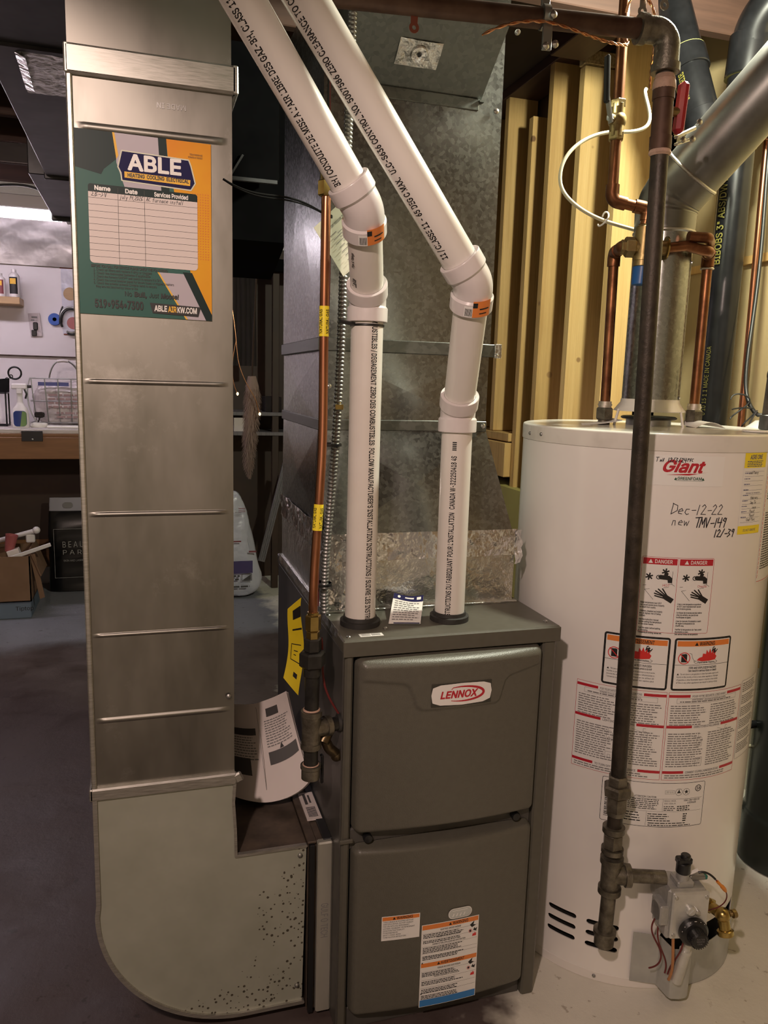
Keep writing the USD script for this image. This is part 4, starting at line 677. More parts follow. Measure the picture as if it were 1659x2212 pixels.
for az0, az1 in ((-61.5, -50), (-43, -31.2)):
    for z in (.139, .112, .0848): lower = lower-slot(az0, az1, z)
opening = MF.batch_hull([MF.sphere(.004, 8).translate(tuple(HN(t)*(HR+dr)+np.array((0, 0, z)))) for t in (-11, -2) for dr in (-.02, .02) for z in (.03, .132)])
for t in range(-3, 40, 6):
    opening = opening+MF.batch_hull([MF.sphere(.004, 8).translate(tuple(HN(q)*(HR+dr)+np.array((0, 0, z)))) for q in (t, min(t+7, 41)) for dr in (-.02, .02) for z in (.03, .134)])
lower = (lower-opening).translate((HC[0], HC[1], 0))
part(wh, 'lower_jacket', lower, K['heater_white'], smooth=30); part(wh, 'burner_chamber', lathe([(.262, .004), (.262, .20)], (*HC, 0), n=64), K['heater_dark'])
part(wh, 'jacket', lathe([(HR, .22), (HR, 1.197)], (*HC, 0), n=200), K['heater_white'], smooth=60)
part(wh, 'lid', lathe([(HR+.0005, 1.192), (HR+.0022, 1.1935), (HR+.0022, 1.2225), (HR+.0005, 1.2265), (HR-.004, 1.228), (HR-.02, 1.2275), (.05, 1.2305)], (*HC, 0), n=200), K['heater_lid'], smooth=50)
part(wh, 'base_ring', lathe([(HR-.003, .0), (HR+.0014, .001), (HR+.0014, .0195), (HR, .0215)], (*HC, 0), n=160), K['heater_rim'], smooth=50)
for az, z in ((-97, 1.207), (-86, 1.2085), (-39, .012), (34, 1.207)): part(wh, 'screw', lathe([(.004, 0), (.004, .0015), (.0028, .003), (.0005, .0034)], HZ(az, z, .0022), HN(az), 12), K['steel_dull'])
def hlabel(az, z, layers, names, kind='label'): return printed(wh, kind, layers, heater_fn(az, z), names, off=.0005, step=.0002)
rad = lambda d: math.radians(d)*HR
def RR(u0, v0, u1, v1, r): return poly2(rrect(u0, v0, u1, v1, r), .012)
# maker's plate
w, h = rad(30.4), .060
gt = Polygon([(0, 0), (.044, 0), (.084, .0075), (.060, .0035), (.046, .0035)]); gt = affinity.translate(gt, .034, .0215)
hlabel(-34, 1.125, [(K['label_clear'], [RR(0, 0, w, h, .002)]), (K['red_print'], [T('Giant', .022, .022, .028, bold=2, italic=.36, width=.088), poly2(gt, .01)]), (K['green_print'], [T('GREENFOAM', .0056, .080, .0125, bold=True, align='c', width=.048), R(.053, .0105, .107, .0111, 3), poly2(Polygon([(.050, .012), (.053, .017), (.056, .013), (.053, .0115)])), poly2(Polygon([(.104, .013), (.107, .017), (.110, .012), (.107, .0115)]))]), (K['pen'], [hand('T', .012, .047, .0085, .0011), hand('mV ', .020, .047, .007, .0011), hand('12/3/24', .034, .047, .0088, .0013), hand('PVC', .072, .049, .0065, .0011)])],
    ['logo', 'lettering', 'handwriting'], 'maker_label')
hw = [hand('Dec-12-22', rad(-24.3), 1.068, .022, .0013, pitch=.60), hand('new ', rad(-23.5), 1.0455, .019, .0012, pitch=.62), hand('TMV-149', rad(-14.2), 1.0425, .0205, .0020, pitch=.52), hand('12/-39', rad(-5.6), 1.0225, .0165, .0020, pitch=.55)]
m = join2(*hw); part(wh, 'handwriting', (heater_fn(0, 0)(*m[0].T, .0005), m[1]), K['pen'], smooth=False, label='black marker handwriting on the white jacket')
# yellow and white service tag label
w, h = rad(13.8), .166
yl = hlabel(6.4, 1.026, [(K['label_white'], [R(0, 0, w, h, 8)]), (K['yellow_print'], [R(0, .136, w, h, 8), R(-.001, 0, w, .017, 8)]), (K['print_blue'], [T('AIRE ONE', .0085, w/2, .1535, bold=True, align='c', width=.040, italic=.2), greek(.008, .150, w-.008, 4, .0034, 2, h=.45), T('DO NOT REMOVE', .0048, w/2, .0055, align='c', width=.040)]+[R(.004, y, w-.004, y+.0003, 6) for y in np.linspace(.024, .128, 12)]+[greek(.004, y+.006, .022, 1, .003, int(y*1e4), h=.5) for y in np.linspace(.03, .12, 9)]+[T('PRESSURE TEST INFORMATION', .0026, w/2, .083, align='c', width=.045)]),
    (K['pen'], [hand(t, x, y, .0065, .0006, pitch=.5) for t, x, y in (('sad Pansy', .016, .1235), ('febniary', .026, .0720), ('Smy Te', .027, .062), ('na m', .035, .052), ('Pasut', .028, .044), ('Pasut', .028, .0355), ('Cnaf Pasc', .020, .027))])], ['yellow_panel', 'lettering', 'handwriting'], 'service_label')
# right-hand red dashed label
w, h = rad(26), .262; dash = [R(.003, y, .0044, y+.007) for y in np.arange(.012, h-.012, .0095)]+[R(x, .003, x+.005, .0044) for x in np.arange(.004, w-.01, .007)]
hlabel(22.6, .914, [(K['label_white'], [RR(0, 0, w, h, .003)]), (K['fire_red'], dash+[T('DANGER', .006, .03, h-.09, bold=True)]), (K['ink_soft'], [greek(.012, h-.012, w-.01, 14, .0052, 21), greek(.012, h-.11, w-.01, 24, .0052, 22)])], ['dashed_border', 'lettering'], 'warning_label')
# scald danger label (two panels)
w, h = rad(29.9), .159
def scald(u):
    p = []
    tap = [Polygon([(.030, .118), (.034, .122), (.052, .121), (.058, .116), (.058, .106), (.050, .106), (.049, .112), (.034, .113)]), Point(.031, .117).buffer(.0045).difference(Point(.031, .117).buffer(.003)), sbox(.043, .121, .049, .127)]
    for cx in (.013, .044): tap += [Point(cx+3*0, .1175 if cx < .03 else .1285).buffer(.0032)]+[affinity.rotate(sbox(cx-.0075, (.1175 if cx < .03 else .1285)-.0014, cx+.0075, (.1175 if cx < .03 else .1285)+.0014), r) for r in (20, 80, 140)]
    hd = shapely.union_all([LineString([(.062, .068), (.050, .075), (.044, .079)]).buffer(.0052, cap_style='flat')]+[LineString([a, b]).buffer(.0013) for a, b in (((.047, .077), (.026, .083)), ((.046, .078), (.028, .088)), ((.047, .080), (.033, .092)), ((.050, .080), (.041, .093)), ((.044, .074), (.027, .078)))])
    p += [poly2(affinity.translate(g, u, 0), .012) for g in (shapely.union_all(tap), hd)]
    p += [strokes([[(u+.002, .098), (u+.058, .1035), (u+.064, .100)], [(u+.006, .090), (u+.052, .097)], [(u+.006, .090), (u+.024, .070)], [(u+.058, .1035), (u+.058, .13)]], .0006)]
    return p
tl = lambda u, rows: [T(t, .0033, u, .061-k*.0049-(k//3)*.0032, bold=True, width=min(.060, .00148*len(t))) for k, t in enumerate(rows)]
sc = hlabel(-33.6, .8205, [(K['label_white'], [RR(0, 0, w, h, .004)]), (K['red_print'], [R(.003, .143, .0695, .156, 6), R(.0745, .143, w-.003, .156, 6), outline(.0005, .0005, w-.0005, h-.0005, .0007, .004), R(.0715, .002, .0722, h-.002), T('HOT', .0052, .044, .098, width=.014), T('Chaude', .0046, .115, .098, width=.020)]),
    (K['label_white'], [T('DANGER', .0075, .025, .1458, bold=True, width=.035), warn_tri(.013, .1455, .009), T('DANGER', .0075, .096, .1458, bold=True, width=.035), warn_tri(.084, .1455, .009)]),
    (K['ink'], scald(.004)+scald(.0765)+tl(.004, ('Water temperature over 125 F', 'can cause severe burns instantly', 'or death from scalds.', 'Children, disabled and elderly', 'are at highest risk of being', 'scalded.', 'See the instruction manual', 'before setting the temperature', 'at the water heater.', 'Feel the water before bathing', 'or showering.', 'Temperature limiting valves are'))
      +tl(.0765, ("L'eau a une temperature superieure", 'a 125 F peut instantanement causer', 'des brulures graves.', 'Le risque de brulures est plus eleve', 'chez les enfants, les personnes', 'handicapees et agees.', "Lisez le manuel d'installation avant", 'de regler la temperature du', 'chauffe-eau.', "Verifier la temperature de l'eau avant", 'de prendre un bain.', 'Des valves limites de temperature')))], ['red_print', 'white_lettering', 'lettering'], 'warning_label')
# fire warnings, French and English
def fire(az, title, sub, cloud):
    w, h = rad(26.8), .1135; b = .0042
    can = [Polygon([(.0165, .062), (.0285, .062), (.0285, .078), (.026, .080), (.0165, .079)])]; ring = Point(.0225, .0705).buffer(.0128); bar = LineString([(.0135, .0795), (.0315, .0615)]).buffer(.0009)
    fl = Polygon([(.050, .066), (.062, .0635), (.078, .064), (.093, .066), (.096, .073), (.092, .077), (.093, .083), (.088, .078), (.087, .087), (.083, .080), (.079, .090), (.076, .081), (.071, .088), (.070, .079), (.063, .080), (.062, .073), (.055, .071)])
    man = shapely.union_all([Point(.0905, .0885).buffer(.0022), LineString([(.084, .084), (.0865, .0925), (.089, .093)]).buffer(.0009), LineString([(.090, .086), (.094, .083), (.0965, .0875)]).buffer(.0009), LineString([(.087, .0865), (.091, .081)]).buffer(.0024)])
    return hlabel(az, .6975, [(K['ink'], [RR(0, 0, w, h, .006)]), (K['label_white'], [RR(b, b, w-b, h-b, .002)]), (K['orange_print'], [R(b+.002, h-b-.0135, w-b-.002, h-b-.002, 8)]),
        (K['ink'], [T(title, .0078, w/2+.005, h-b-.0118, bold=True, align='c', width=.058 if len(title) > 8 else .036), warn_tri(w/2-(.033 if len(title) > 8 else .023), h-b-.0118, .008), poly2(can[0], .01), poly2(man), R(b, .0555, w-b, .0562, 8), strokes([[(.033, .0815), (.038, .080), (.040, .072), (.044, .0655), (.050, .0635)], [(.047, .060), (.096, .059), (.099, .062), (.094, .0645)], [(.047, .060), (.044, .063), (.048, .0648)]], .0006), T(cloud, .0036, .052, .0595, bold=True, width=.040), T(sub[0], .0045, w/2, .0475, bold=True, align='c', width=.064), T(sub[1], .0042, w/2, .0415, bold=True, align='c', width=.066), warn_tri(.010, .034, .0045)]+[T(t, .0033, .0175 if k == 0 else .010, .0345-k*.0062, width=.095 if k else .088) for k, t in enumerate(sub[2:])]),
        (K['fire_red'], [poly2(fl, .01), poly2(ring.difference(ring.buffer(-.0016)), .01), poly2(bar, .01)])], ['panel', 'header_band', 'lettering', 'pictogram'], 'warning_label')
fire(-46.0, 'AVERTISSEMENT', ("RISQUE D'INCENDIE, DE FEU ET D'EXPLOSION", 'Pouvant causer des blessures graves ou la mort', "Ne pas entreposer ou utiliser d'essence ou tout autre", 'liquide ou produit degageant des vapeurs inflammables a', "proximite de cet appareil. Entreposer ou utiliser de", "l'essence ou autre produit degageant des vapeurs peut"), 'Vapeurs inflammables')
fire(-17.6, 'WARNING', ('FIRE AND EXPLOSION HAZARD', 'Can result in serious injury or death', 'Do not store or use gasoline or other flammable vapors and', 'liquids in the vicinity of this or any other appliance. Storage', 'of gasoline or other flammable vapors or liquids in the vicinity', 'of this or any other appliance can result in serious injury'), 'Flammable Vapors')
# lighting instructions
def instr(az, head, seed, titles):
    w, h = rad(37.7), .196; g = []
    for v0, n, s in ((.167, 9, 0), (.105, 15, 1)):
        g += [greek(.006, v0, w/2-.004, n, .0052, seed+s, h=.4), greek(w/2+.004, v0, w-.006, n, .0052, seed+s+5, h=.4)]
    bars = []
    for k, (v, t) in enumerate(zip((h-.010, .118, .016), titles)):
        tw = min(.085, .0031*len(t)); e = (w-tw)/2; bars += [R(.001, v-.0015, e-.004, v+.0045, 5), R(e+tw+.004, v-.0015, w-.001, v+.0045, 5)]; g.append(T(t, .0046, w/2, v-.0012, bold=True, align='c', width=tw))
    g += [outline(.018, h-.0245, w-.018, h-.0135, .0005), T(head, .0034, w/2, h-.0180, bold=True, align='c', width=.085), greek(.025, h-.0195, w-.024, 1, .005, seed+9, h=.5), greek(.006, .0115, w-.006, 2, .0050, seed+11, h=.45)]
    g += [strokes([[(x, y), (x+.012, y), (x+.012, y+.018), (x+.008, y+.022), (x, y+.020), (x, y)], [(x+.003, y+.021), (x+.003, y+.028), (x+.008, y+.028)], [(x-.02, y+.026), (x-.002, y+.020)]], .0006) for x, y in ((w/2-.022, .075), (w-.045, .085))]+[outline(w/2-.022, .030, w/2-.006, .050, .0006), outline(w/2-.017, .036, w/2-.011, .044, .0006), poly2(Point(w/2-.016, .080).buffer(.003).difference(Point(w/2-.016, .080).buffer(.002)))]
    return hlabel(az, .4975, [(K['label_white'], [R(0, 0, w, h, 16)]), (K['red_print'], bars+[outline(0, 0, w, h, .0007)]), (K['ink_grey'], g)], ['red_print', 'lettering'], 'instruction_label')
instr(-56.4, 'WARNING: If you do not follow these instructions exactly,', 31, ('FOR YOUR SAFETY READ BEFORE LIGHTING', 'LIGHTING INSTRUCTIONS', 'TO TURN OFF GAS TO APPLIANCE'))
instr(-18.0, "AVERTISSEMENT : Quiconque ne respecte pas a la lettre", 51, ('POUR VOTRE SECURITE, LISEZ AVANT', "DIRECTIVES D'ALLUMAGE", "COMMENT COUPER L'ADMISSION DE GAZ"))
w = rad(17); hlabel(20.9, .5195, [(K['label_white'], [R(0, 0, w, .180, 8)]), (K['ink_grey'], [outline(0, 0, w, .18, .0005)]+[greek(.004, y, w-.004, 5, .0045, int(y*1000), h=.5) for y in (.174, .146, .118, .090, .062, .034)])], ['lettering'], 'instruction_label')
# rating plate
w, h = rad(45.2), .102
csa = [poly2(Point(w-.017, h-.015).buffer(.0075).difference(Point(w-.017, h-.015).buffer(.0060)), .01), T('SA', .0068, w-.0215, h-.0183, bold=True, width=.010), poly2(Point(w-.062, h-.021).buffer(.0078).difference(Point(w-.062, h-.021).buffer(.0072))), poly2(Polygon([(w-.0665, h-.0235), (w-.0575, h-.0235), (w-.0605, h-.019), (w-.062, h-.0145), (w-.0635, h-.019)])), poly2(Point(w-.045, h-.021).buffer(.0078).difference(Point(w-.045, h-.021).buffer(.0072)))]
star = [(w-.045+(.0055 if k % 2 == 0 else .0022)*math.sin(k*PI/5), h-.021+(.0055 if k % 2 == 0 else .0022)*math.cos(k*PI/5)) for k in range(10)]
tb = [outline(.0004, .0004, w-.0004, h-.0004, .0009, .004), R(.030, .065, w-.006, .0655, 12), R(.128, .036, .1284, .065), R(.02, .036, w-.006, .0364, 12), R(.095, .003, .0954, .036), outline(w-.092, h-.025, w-.072, h-.017, .0004), T('2017-12-15', .0036, w-.0895, h-.0227, width=.015), T('UG40-38LF-N2U-EU', .0040, w-.030, .0595, bold=True, align='c', width=.038), T('MODELE / MODEL', .0032, .131, .0595, width=.026), T('SERIE / SERIAL NO.', .0032, .131, .0535, width=.026), T('A 5096428', .004, w-.030, .0535, bold=True, align='c', width=.020), T('ATTENTION / CAUTION', .0036, .068, .0675, bold=True, width=.045), greek(.055, .0635, .125, 6, .0042, 71, h=.36), greek(.131, .049, .158, 3, .0043, 72, h=.36), greek(.160, .049, w-.03, 3, .0043, 73, h=.5, word=(.8, 1.5)), greek(.098, .031, .150, 4, .0050, 74, h=.36), greek(.175, .031, .185, 4, .005, 75), greek(.100, .010, w-.02, 2, .005, 76, h=.36), greek(.05, .032, .085, 4, .006, 77, h=.36)]
bar = [R(.008, .012+k*.0036, .022, .012+k*.0036+.002*(1 if k % 3 else .6)) for k in range(13)]
hlabel(-42.2, .3890, [(K['label_white'], [RR(0, 0, w, h, .004)]), (K['ink'], csa+[poly2(Polygon(star))]+tb+bar), (K['red_print'], [T('Giant', .0095, .010, h-.0155, bold=True, italic=.2, width=.033)])], ['lettering', 'logo'], 'rating_label')
# gas control
gv = wh; az = -11.5; n, t, zv = HN(az), HT(az), np.array((0, 0, 1.)); c = HZ(az, .252, .062)
def V(u, z, o): return c+t*u+zv*z+n*o
body = part(wh, 'gas_control', obox(c, t, n, zv, .082, .066, .112, .005), K['cast_aluminium'], label='silver gas control box with black dial')
part(body, 'front_plate', obox(V(.004, .002, .036), t, n, zv, .078, .010, .104, .003), K['aluminium']); part(body, 'back_boss', cyl(V(0, 0, -.03), HZ(az, .252, .0), .034, 32), K['cast_aluminium']); part(body, 'inlet_boss', join(cyl(V(-.040, -.002, .012), V(-.056, -.002, .012), .022, 24, b=.003), obox(V(-.046, -.002, .012), t, n, zv, .020, .044, .044, .003)), K['cast_aluminium'])
for u, z in ((-.028, .044), (.036, .044), (-.028, -.040), (.036, -.040)): part(body, 'screw', lathe([(.004, 0), (.004, .0015), (.0005, .002)], V(u, z, .041), n, 12), K['steel'])
part(body, 'adjusting_screw', join(lathe([(.0105, 0), (.0105, .005), (.008, .007), (.0005, .007)], V(.003, .016, .041), n, 20), obox(V(.003, .016, .0485), t+zv, n, zv-t, .013, .0015, .002)), K['aluminium']); part(body, 'pilot_tube_nut', lathe([(.006, 0), (.006, .006), (.0005, .007)], V(.017, .012, .041), n, 6), K['steel'])
kb = part(body, 'temperature_dial', lathe([(.026, .0), (.030, .003), (.030, .012), (.025, .017), (.019, .018), (.0175, .034), (.014, .037), (.0005, .037)], V(.010, -.028, .041), n, 40), K['black_plastic'])
dd = c+t*.010+zv*-.028+n*.0535
part(kb, 'dial_mark', join(*[obox(dd+(t*math.cos(a_)+zv*math.sin(a_))*.0255+n*.0012, t*math.cos(a_)+zv*math.sin(a_), n, zv*math.cos(a_)-t*math.sin(a_), .006, .0012, w_) for a_, w_ in ((2.0, .003), (1.6, .0045), (1.2, .002), (.85, .002), (2.5, .002), (2.9, .002))]), K['label_white'])
rim_ = [obox(c+t*(.010+.0178*math.cos(a_))+zv*(-.028+.0178*math.sin(a_))+n*.068, t*math.cos(a_)+zv*math.sin(a_), n, zv*math.cos(a_)-t*math.sin(a_), .0022, .016, .0018) for a_ in np.arange(0, 2*PI, 2*PI/24)]; part(kb, 'knurling', join(*rim_), K['black_plastic'])
tx_ = T('HOT', .004, 0, .001, align='c'); m = join2(T('WATER', .0035, 0, .004, align='c'), T('TEMPERATURE', .0035, 0, -.001, align='c', width=.017), T('DIAL', .0035, 0, -.006, align='c')); part(kb, 'lettering', (c+t*.010+zv*-.028+n*.0785+np.outer(m[0][:, 0], t)+np.outer(m[0][:, 1], zv), m[1]), K['ink_grey'], smooth=False)
part(body, 'top_casting', join(obox(V(-.002, .061, .006), t, n, zv, .036, .04, .014, .003), cyl(V(-.004, .066, .010), V(-.004, .082, .010), .013, 20)), K['cast_aluminium']); pk = part(body, 'pilot_button', join(cyl(V(-.004, .080, .010), V(-.004, .104, .010), .0145, 16, b=.002), obox(V(-.004, .108, .010), t, n, zv, .032, .018, .014, .003), cyl(V(-.002, .112, .012), V(-.002, .122, .012), .010, 14, b=.002)), K['black_plastic'])
ig = part(body, 'igniter', obox(V(.030, .066, .004), t, n, zv, .034, .016, .010, .002), K['steel_dull']); part(ig, 'green_contact', obox(V(.048, .066, .004), t, n, zv, .008, .014, .010, .002), K['green_plastic']); part(ig, 'clip', obox(V(.022, .076, .004), unit(t*.9+zv*.4), n, zv, .022, .008, .004, .001), K['label_white'])
wv = smoothpath([V(.030, .078, .010), V(.045, .080, .014), V(.056, .074, .016), V(.072, .058, .016), V(.092, .036, .010), V(.106, .004, -.004), V(.100, -.026, -.02), V(.078, -.042, -.03), V(.05, -.044, -.02)], 8)
part(body, 'sensor_wire', tube(wv, .0013, 8), K['red_wire']); part(body, 'wire_sleeve', tube(wv[14:27], [.0030]*6+[.0042]*5+[.003]*2, 12), K['orange_wire'], label='orange rubber wire sleeve'); part(body, 'wire_sleeve', tube(wv[:13], .0022, 10), K['black_cable'])
for k, pts in enumerate(([V(-.048, -.030, .0), V(-.050, -.07, .0), V(-.034, -.10, .0), V(-.026, -.135, -.005), V(-.042, -.165, -.02)], [V(-.040, -.05, .0), V(-.034, -.095, .004), V(-.018, -.13, .0), V(-.014, -.165, -.004)], [V(.012, -.055, .01), V(.004, -.09, .02), V(.0, -.12, .01), V(-.006, -.17, -.006)])): part(body, 'red_wire', tube(smoothpath(pts, 8), .0018, 8), K['red_wire'])
part(body, 'pilot_tube', tube(smoothpath([V(-.012, -.05, .012), V(-.010, -.10, .014), V(-.006, -.14, .01), V(-.006, -.178, 0)], 8), .0032, 10), K['copper_bright']); part(body, 'burner_tube', join(cyl(V(.024, -.05, .012), V(.018, -.100, .012), .0095, 20), cyl(V(.018, -.100, .012), V(.010, -.180, .002), .0115, 20), cyl(V(.0185, -.098, .012), V(.0178, -.104, .012), .0125, 20)), K['aluminium'])
# drain valve
az = 11.0; n, t = HN(az), HT(az); dv = part(wh, 'drain_valve', join(cyl(HZ(az, .19, -.002), HZ(az, .19, .040), .012, 20), hexnut(HZ(az, .19, .006), HZ(az, .19, .016), .018), ball(HZ(az, .190, .045), .0165), cyl(HZ(az, .190, .045), HZ(az, .158, .056), .0125, 20), lathe([(.0165, 0), (.0175, .002), (.0175, .010), (.015, .012)], HZ(az, .150, .0585), HZ(az, .190, .045)-HZ(az, .158, .056), 24)), K['brass'], label='brass drain tap')
part(dv, 'stem', join(cyl(HZ(az, .190, .045)+t*.008, HZ(az, .193, .055)+t*.022, .006, 12), cyl(HZ(az, .193, .055)+t*.018, HZ(az, .194, .057)+t*.026, .009, 16)), K['brass_dull'])
# bottom shields
Pn = []
for q in np.linspace(1, 41, 26): Pn.append([HZ(q, z, .005+.006*math.sin((q-1)/40*PI)) for z in np.linspace(.002, .090+.030*((q-1)/40)**2+.006, 6)])
part(wh, 'access_panel', sheet(np.array(Pn), .0012), K['shield_zinc'], smooth=40, label='bent galvanized cover over the burner opening')
Q = np.array([HZ(-24, 0, .006), HZ(-18, 0, .009), HZ(-13.6, 0, .012), HZ(-13.0, 0, .017), HZ(-11.4, 0, .050), HZ(-10.6, 0, .056), HZ(-7.5, 0, .059), HZ(-5.0, 0, .058), HZ(-3.6, 0, .053), HZ(-2.6, 0, .044), HZ(-1.8, 0, .030), HZ(.2, 0, .014), HZ(2.0, 0, .009)])
Ps = np.array([[q+np.array((0, 0, z)) for z in np.linspace(.022, .141, 8)] for q in Q]); part(wh, 'burner_shield', sheet(Ps, .0012), K['shield_zinc'], smooth=50, label='folded galvanized burner shield')
# draft hood
dh = part(wh, 'draft_hood', lathe([(.079, 1.262), (.0795, 1.264), (.066, 1.282), (.0645, 1.290), (.0625, 1.290), (.064, 1.281), (.0765, 1.264)], (*HC, 0), n=64, closed=False), K['heater_lid'], smooth=40, label='flared white draft hood')
part(dh, 'baffle_disc', lathe([(.058, 1.244), (.062, 1.246), (.062, 1.249), (.058, 1.251)], (*HC, 0), n=48), K['black_plastic']); part(dh, 'flue_outlet', lathe([(.050, 1.228), (.050, 1.244)], (*HC, 0), n=48), K['steel_dull'])
for q in (60, 180, -60): 
    a_ = math.radians(q-35); part(dh, 'hood_leg', tube([(HC[0]+.077*math.sin(a_), HC[1]-.077*math.cos(a_), 1.266), (HC[0]+.086*math.sin(a_), HC[1]-.086*math.cos(a_), 1.229)], .003, 8), K['heater_lid'])
CN, HNp = HC+.1025*np.array((-.951, .309)), HC+.1025*np.array((.951, -.309))
for P_, nm in ((CN, 'cold'), (HNp, 'hot')): 
    k = part(wh, 'nipple', join(cyl((*P_, 1.228), (*P_, 1.262), .0135, 20), hexnut((*P_, 1.240), (*P_, 1.268), .0205)), K['iron_fitting']); part(k, 'union_neck', join(cyl((*P_, 1.266), (*P_, 1.282), .0145, 20), lathe([(.016, 0), (.016, .004)], (*P_, 1.272), n=20)), K['solder'])
part(wh, 'cap_disc', lathe([(.026, 1.2285), (.028, 1.230), (.026, 1.2325), (.0005, 1.233)], (.905, .02, 0), n=32), K['label_white'])
P = bilin((CN[0]-.075, CN[1]-.03, 1.2295), (CN[0]+.02, CN[1]-.045, 1.231), (CN[0]+.03, CN[1]+.01, 1.233), (CN[0]-.05, CN[1]+.015, 1.2305), 12, 8); P[..., 2] += .010*np.linspace(0, 1, 12)[:, None]**2
single('nipple_sleeve', 'torn white paper collar at the foot of the cold water nipple', 'paper', sheet(P, .0008), K['paper'])
P = bilin((HNp[0]-.03, HNp[1]-.05, 1.2300), (HNp[0]+.055, HNp[1]-.045, 1.2295), (HNp[0]+.02, HNp[1]+.02, 1.236), (HNp[0]-.025, HNp[1]+.01, 1.234), 12, 8); P[..., 2] += .012*np.sin(np.linspace(0, PI, 12))[:, None]
single('nipple_sleeve', 'torn white paper collar at the foot of the hot water nipple', 'paper', sheet(P, .0008), K['paper'])

# ================================================================ flue
fl = thing('flue_pipe', 'galvanized flue rising from the water heater and bending up to the right', 'flue pipe', (*HC, 1.28)); RF = .0635
e0, e1 = np.array((*HC, 1.722)), np.array((.880, .040, 1.930)); dd = unit(e1-e0)
part(fl, 'vertical_pipe', cyl((*HC, 1.284), (*HC, 1.655), RF, 64), K['galvanized'], smooth=40)
gore = fillet([(*HC, 1.655), e0, e0+dd*.075], .10, 12); rr = RF+.0012+.0016*np.abs(np.sin(np.linspace(0, 3*PI, len(gore)))); part(fl, 'elbow', tube(gore, rr, 64), K['flue_grey'], smooth=30)
part(fl, 'elbow_bead', lathe([(RF, 0), (RF+.004, .003), (RF+.004, .006), (RF, .009)], e0+dd*.070, dd, 64, closed=False), K['zinc_strip']); part(fl, 'elbow_bead', lathe([(RF, 0), (RF+.004, .003), (RF+.004, .006), (RF, .009)], (*HC, 1.650), n=64, closed=False), K['zinc_strip'])
part(fl, 'sloping_pipe', cyl(e0+dd*.07, e0+dd*.95, RF+.001, 64), K['flue_grey'], smooth=40)
for p, ax in (((*(HC+np.array((.045, -.045))), 1.59), (1, -1, 0)), ((*(HC+np.array((.04, -.05))), 1.295), (1, -1.2, 0))): part(fl, 'screw', lathe([(.004, 0), (.004, .002), (.0005, .003)], np.array(p), ax, 10), K['steel'])

# ================================================================ iron gas pipe to the heater
ig = thing('iron_gas_pipe', 'dark iron gas pipe running under the ceiling then dropping before the water heater', 'pipe', (.555, -.09, .15)); RI = .0152
bot, tee, un, top = np.array((.5565, -.087, .165)), np.array((.5585, -.0882, .318)), np.array((.5580, -.0880, .500)), np.array((.5285, -.093, 1.885))
up = unit(top-un); cor = np.array((.5275, -.094, 1.918)); hz0 = np.array((-.06, -.010, 1.918)); hd_ = unit(hz0-cor)
part(ig, 'drop_pipe', cyl(un+up*.02, top-up*.02, RI, 28), K['iron']); part(ig, 'ceiling_run', cyl(cor+hd_*.05, hz0, RI*1.05, 28), K['iron_red'])
part(ig, 'elbow', join(tube(fillet([top-up*.025, cor, cor+hd_*.050], .028, 10), .0215, 28), lathe([(.0245, 0), (.0245, .013)], top-up*.032, up, 28), lathe([(.0245, 0), (.0245, .013)], cor+hd_*.042, hd_, 28)), K['iron_fitting']); part(ig, 'thread_sealant', join(lathe([(.0156, 0), (.0185, .002), (.0155, .009)], top-up*.044, up, 20, closed=False)), K['thread_sealant'])
jt = un+up*1.24
part(ig, 'copper_adapter', join(cyl(jt, jt+up*.085, .0175, 24), cyl(jt-up*.012, jt+up*.01, .0190, 24), cyl(jt+up*.07, jt+up*.088, .0190, 24)), K['iron_red']); part(ig, 'thread_sealant', lathe([(.0178, 0), (.020, .004), (.0188, .016), (.0158, .022)], jt+up*.084, up, 20, closed=False), K['thread_sealant']); part(ig, 'thread_sealant', lathe([(.0160, 0), (.0195, .004), (.0180, .010)], jt-up*.022, up, 20, closed=False), K['thread_sealant'])
part(ig, 'union', join(hexnut(un+up*.018, un+up*.040, .020), hexnut(un-up*.004, un+up*.020, .029), hexnut(un-up*.038, un-up*.004, .0215), cyl(un-up*.046, un-up*.036, .0185)), K['iron_fitting'])
part(ig, 'nipple', cyl(un-up*.04, tee+up*.09, RI, 24), K['iron']); part(ig, 'coupling', join(hexnut(tee+up*.062, tee+up*.096, .0205), lathe([(.0225, 0), (.0225, .012)], tee+up*.098), lathe([(.0225, 0), (.0225, .010)], tee+up*.052)), K['iron_fitting'])
brn = unit(HZ(-11.5, .318, .072)-tee); part(ig, 'tee', join(cyl(tee-(0, 0, .036), tee+(0, 0, .040), .0200, 24, b=.002), lathe([(.0235, 0), (.0235, .013)], tee+(0, 0, .028)), lathe([(.0235, 0), (.0235, .013)], tee-(0, 0, .040)), cyl(tee, tee+brn*.038, .0195, 24), lathe([(.0235, 0), (.0235, .012)], tee+brn*.028, brn)), K['iron_fitting'])
part(ig, 'branch_nipple', cyl(tee+brn*.03, tee+brn*.112, RI*.92, 24), K['iron_fitting']); part(ig, 'drip_nipple', cyl(bot, tee-(0, 0, .03), RI, 24), K['iron_fitting']); part(ig, 'end_cap', lathe([(.012, 0), (.0205, .003), (.0205, .026), (.0235, .028), (.0235, .036), (.016, .037)], bot-(0, 0, .010), n=24), K['iron_fitting'])
part(ig, 'coupling', lathe([(.022, 0), (.024, .003), (.024, .035), (.022, .038)], hz0+(.012, -.001, 0), hd_, 24), K['iron_red'])
hgz = np.array((.3065, -.0665, 1.918)); hg = thing('pipe_hanger', 'split ring pipe hanger with steel screws holding the iron ceiling pipe', 'hanger', tuple(hgz)); part(hg, 'ring', lathe([(.0175, -.006), (.0195, -.006), (.0195, .006), (.0175, .006)], hgz, hd_, 28), K['steel_dull'])
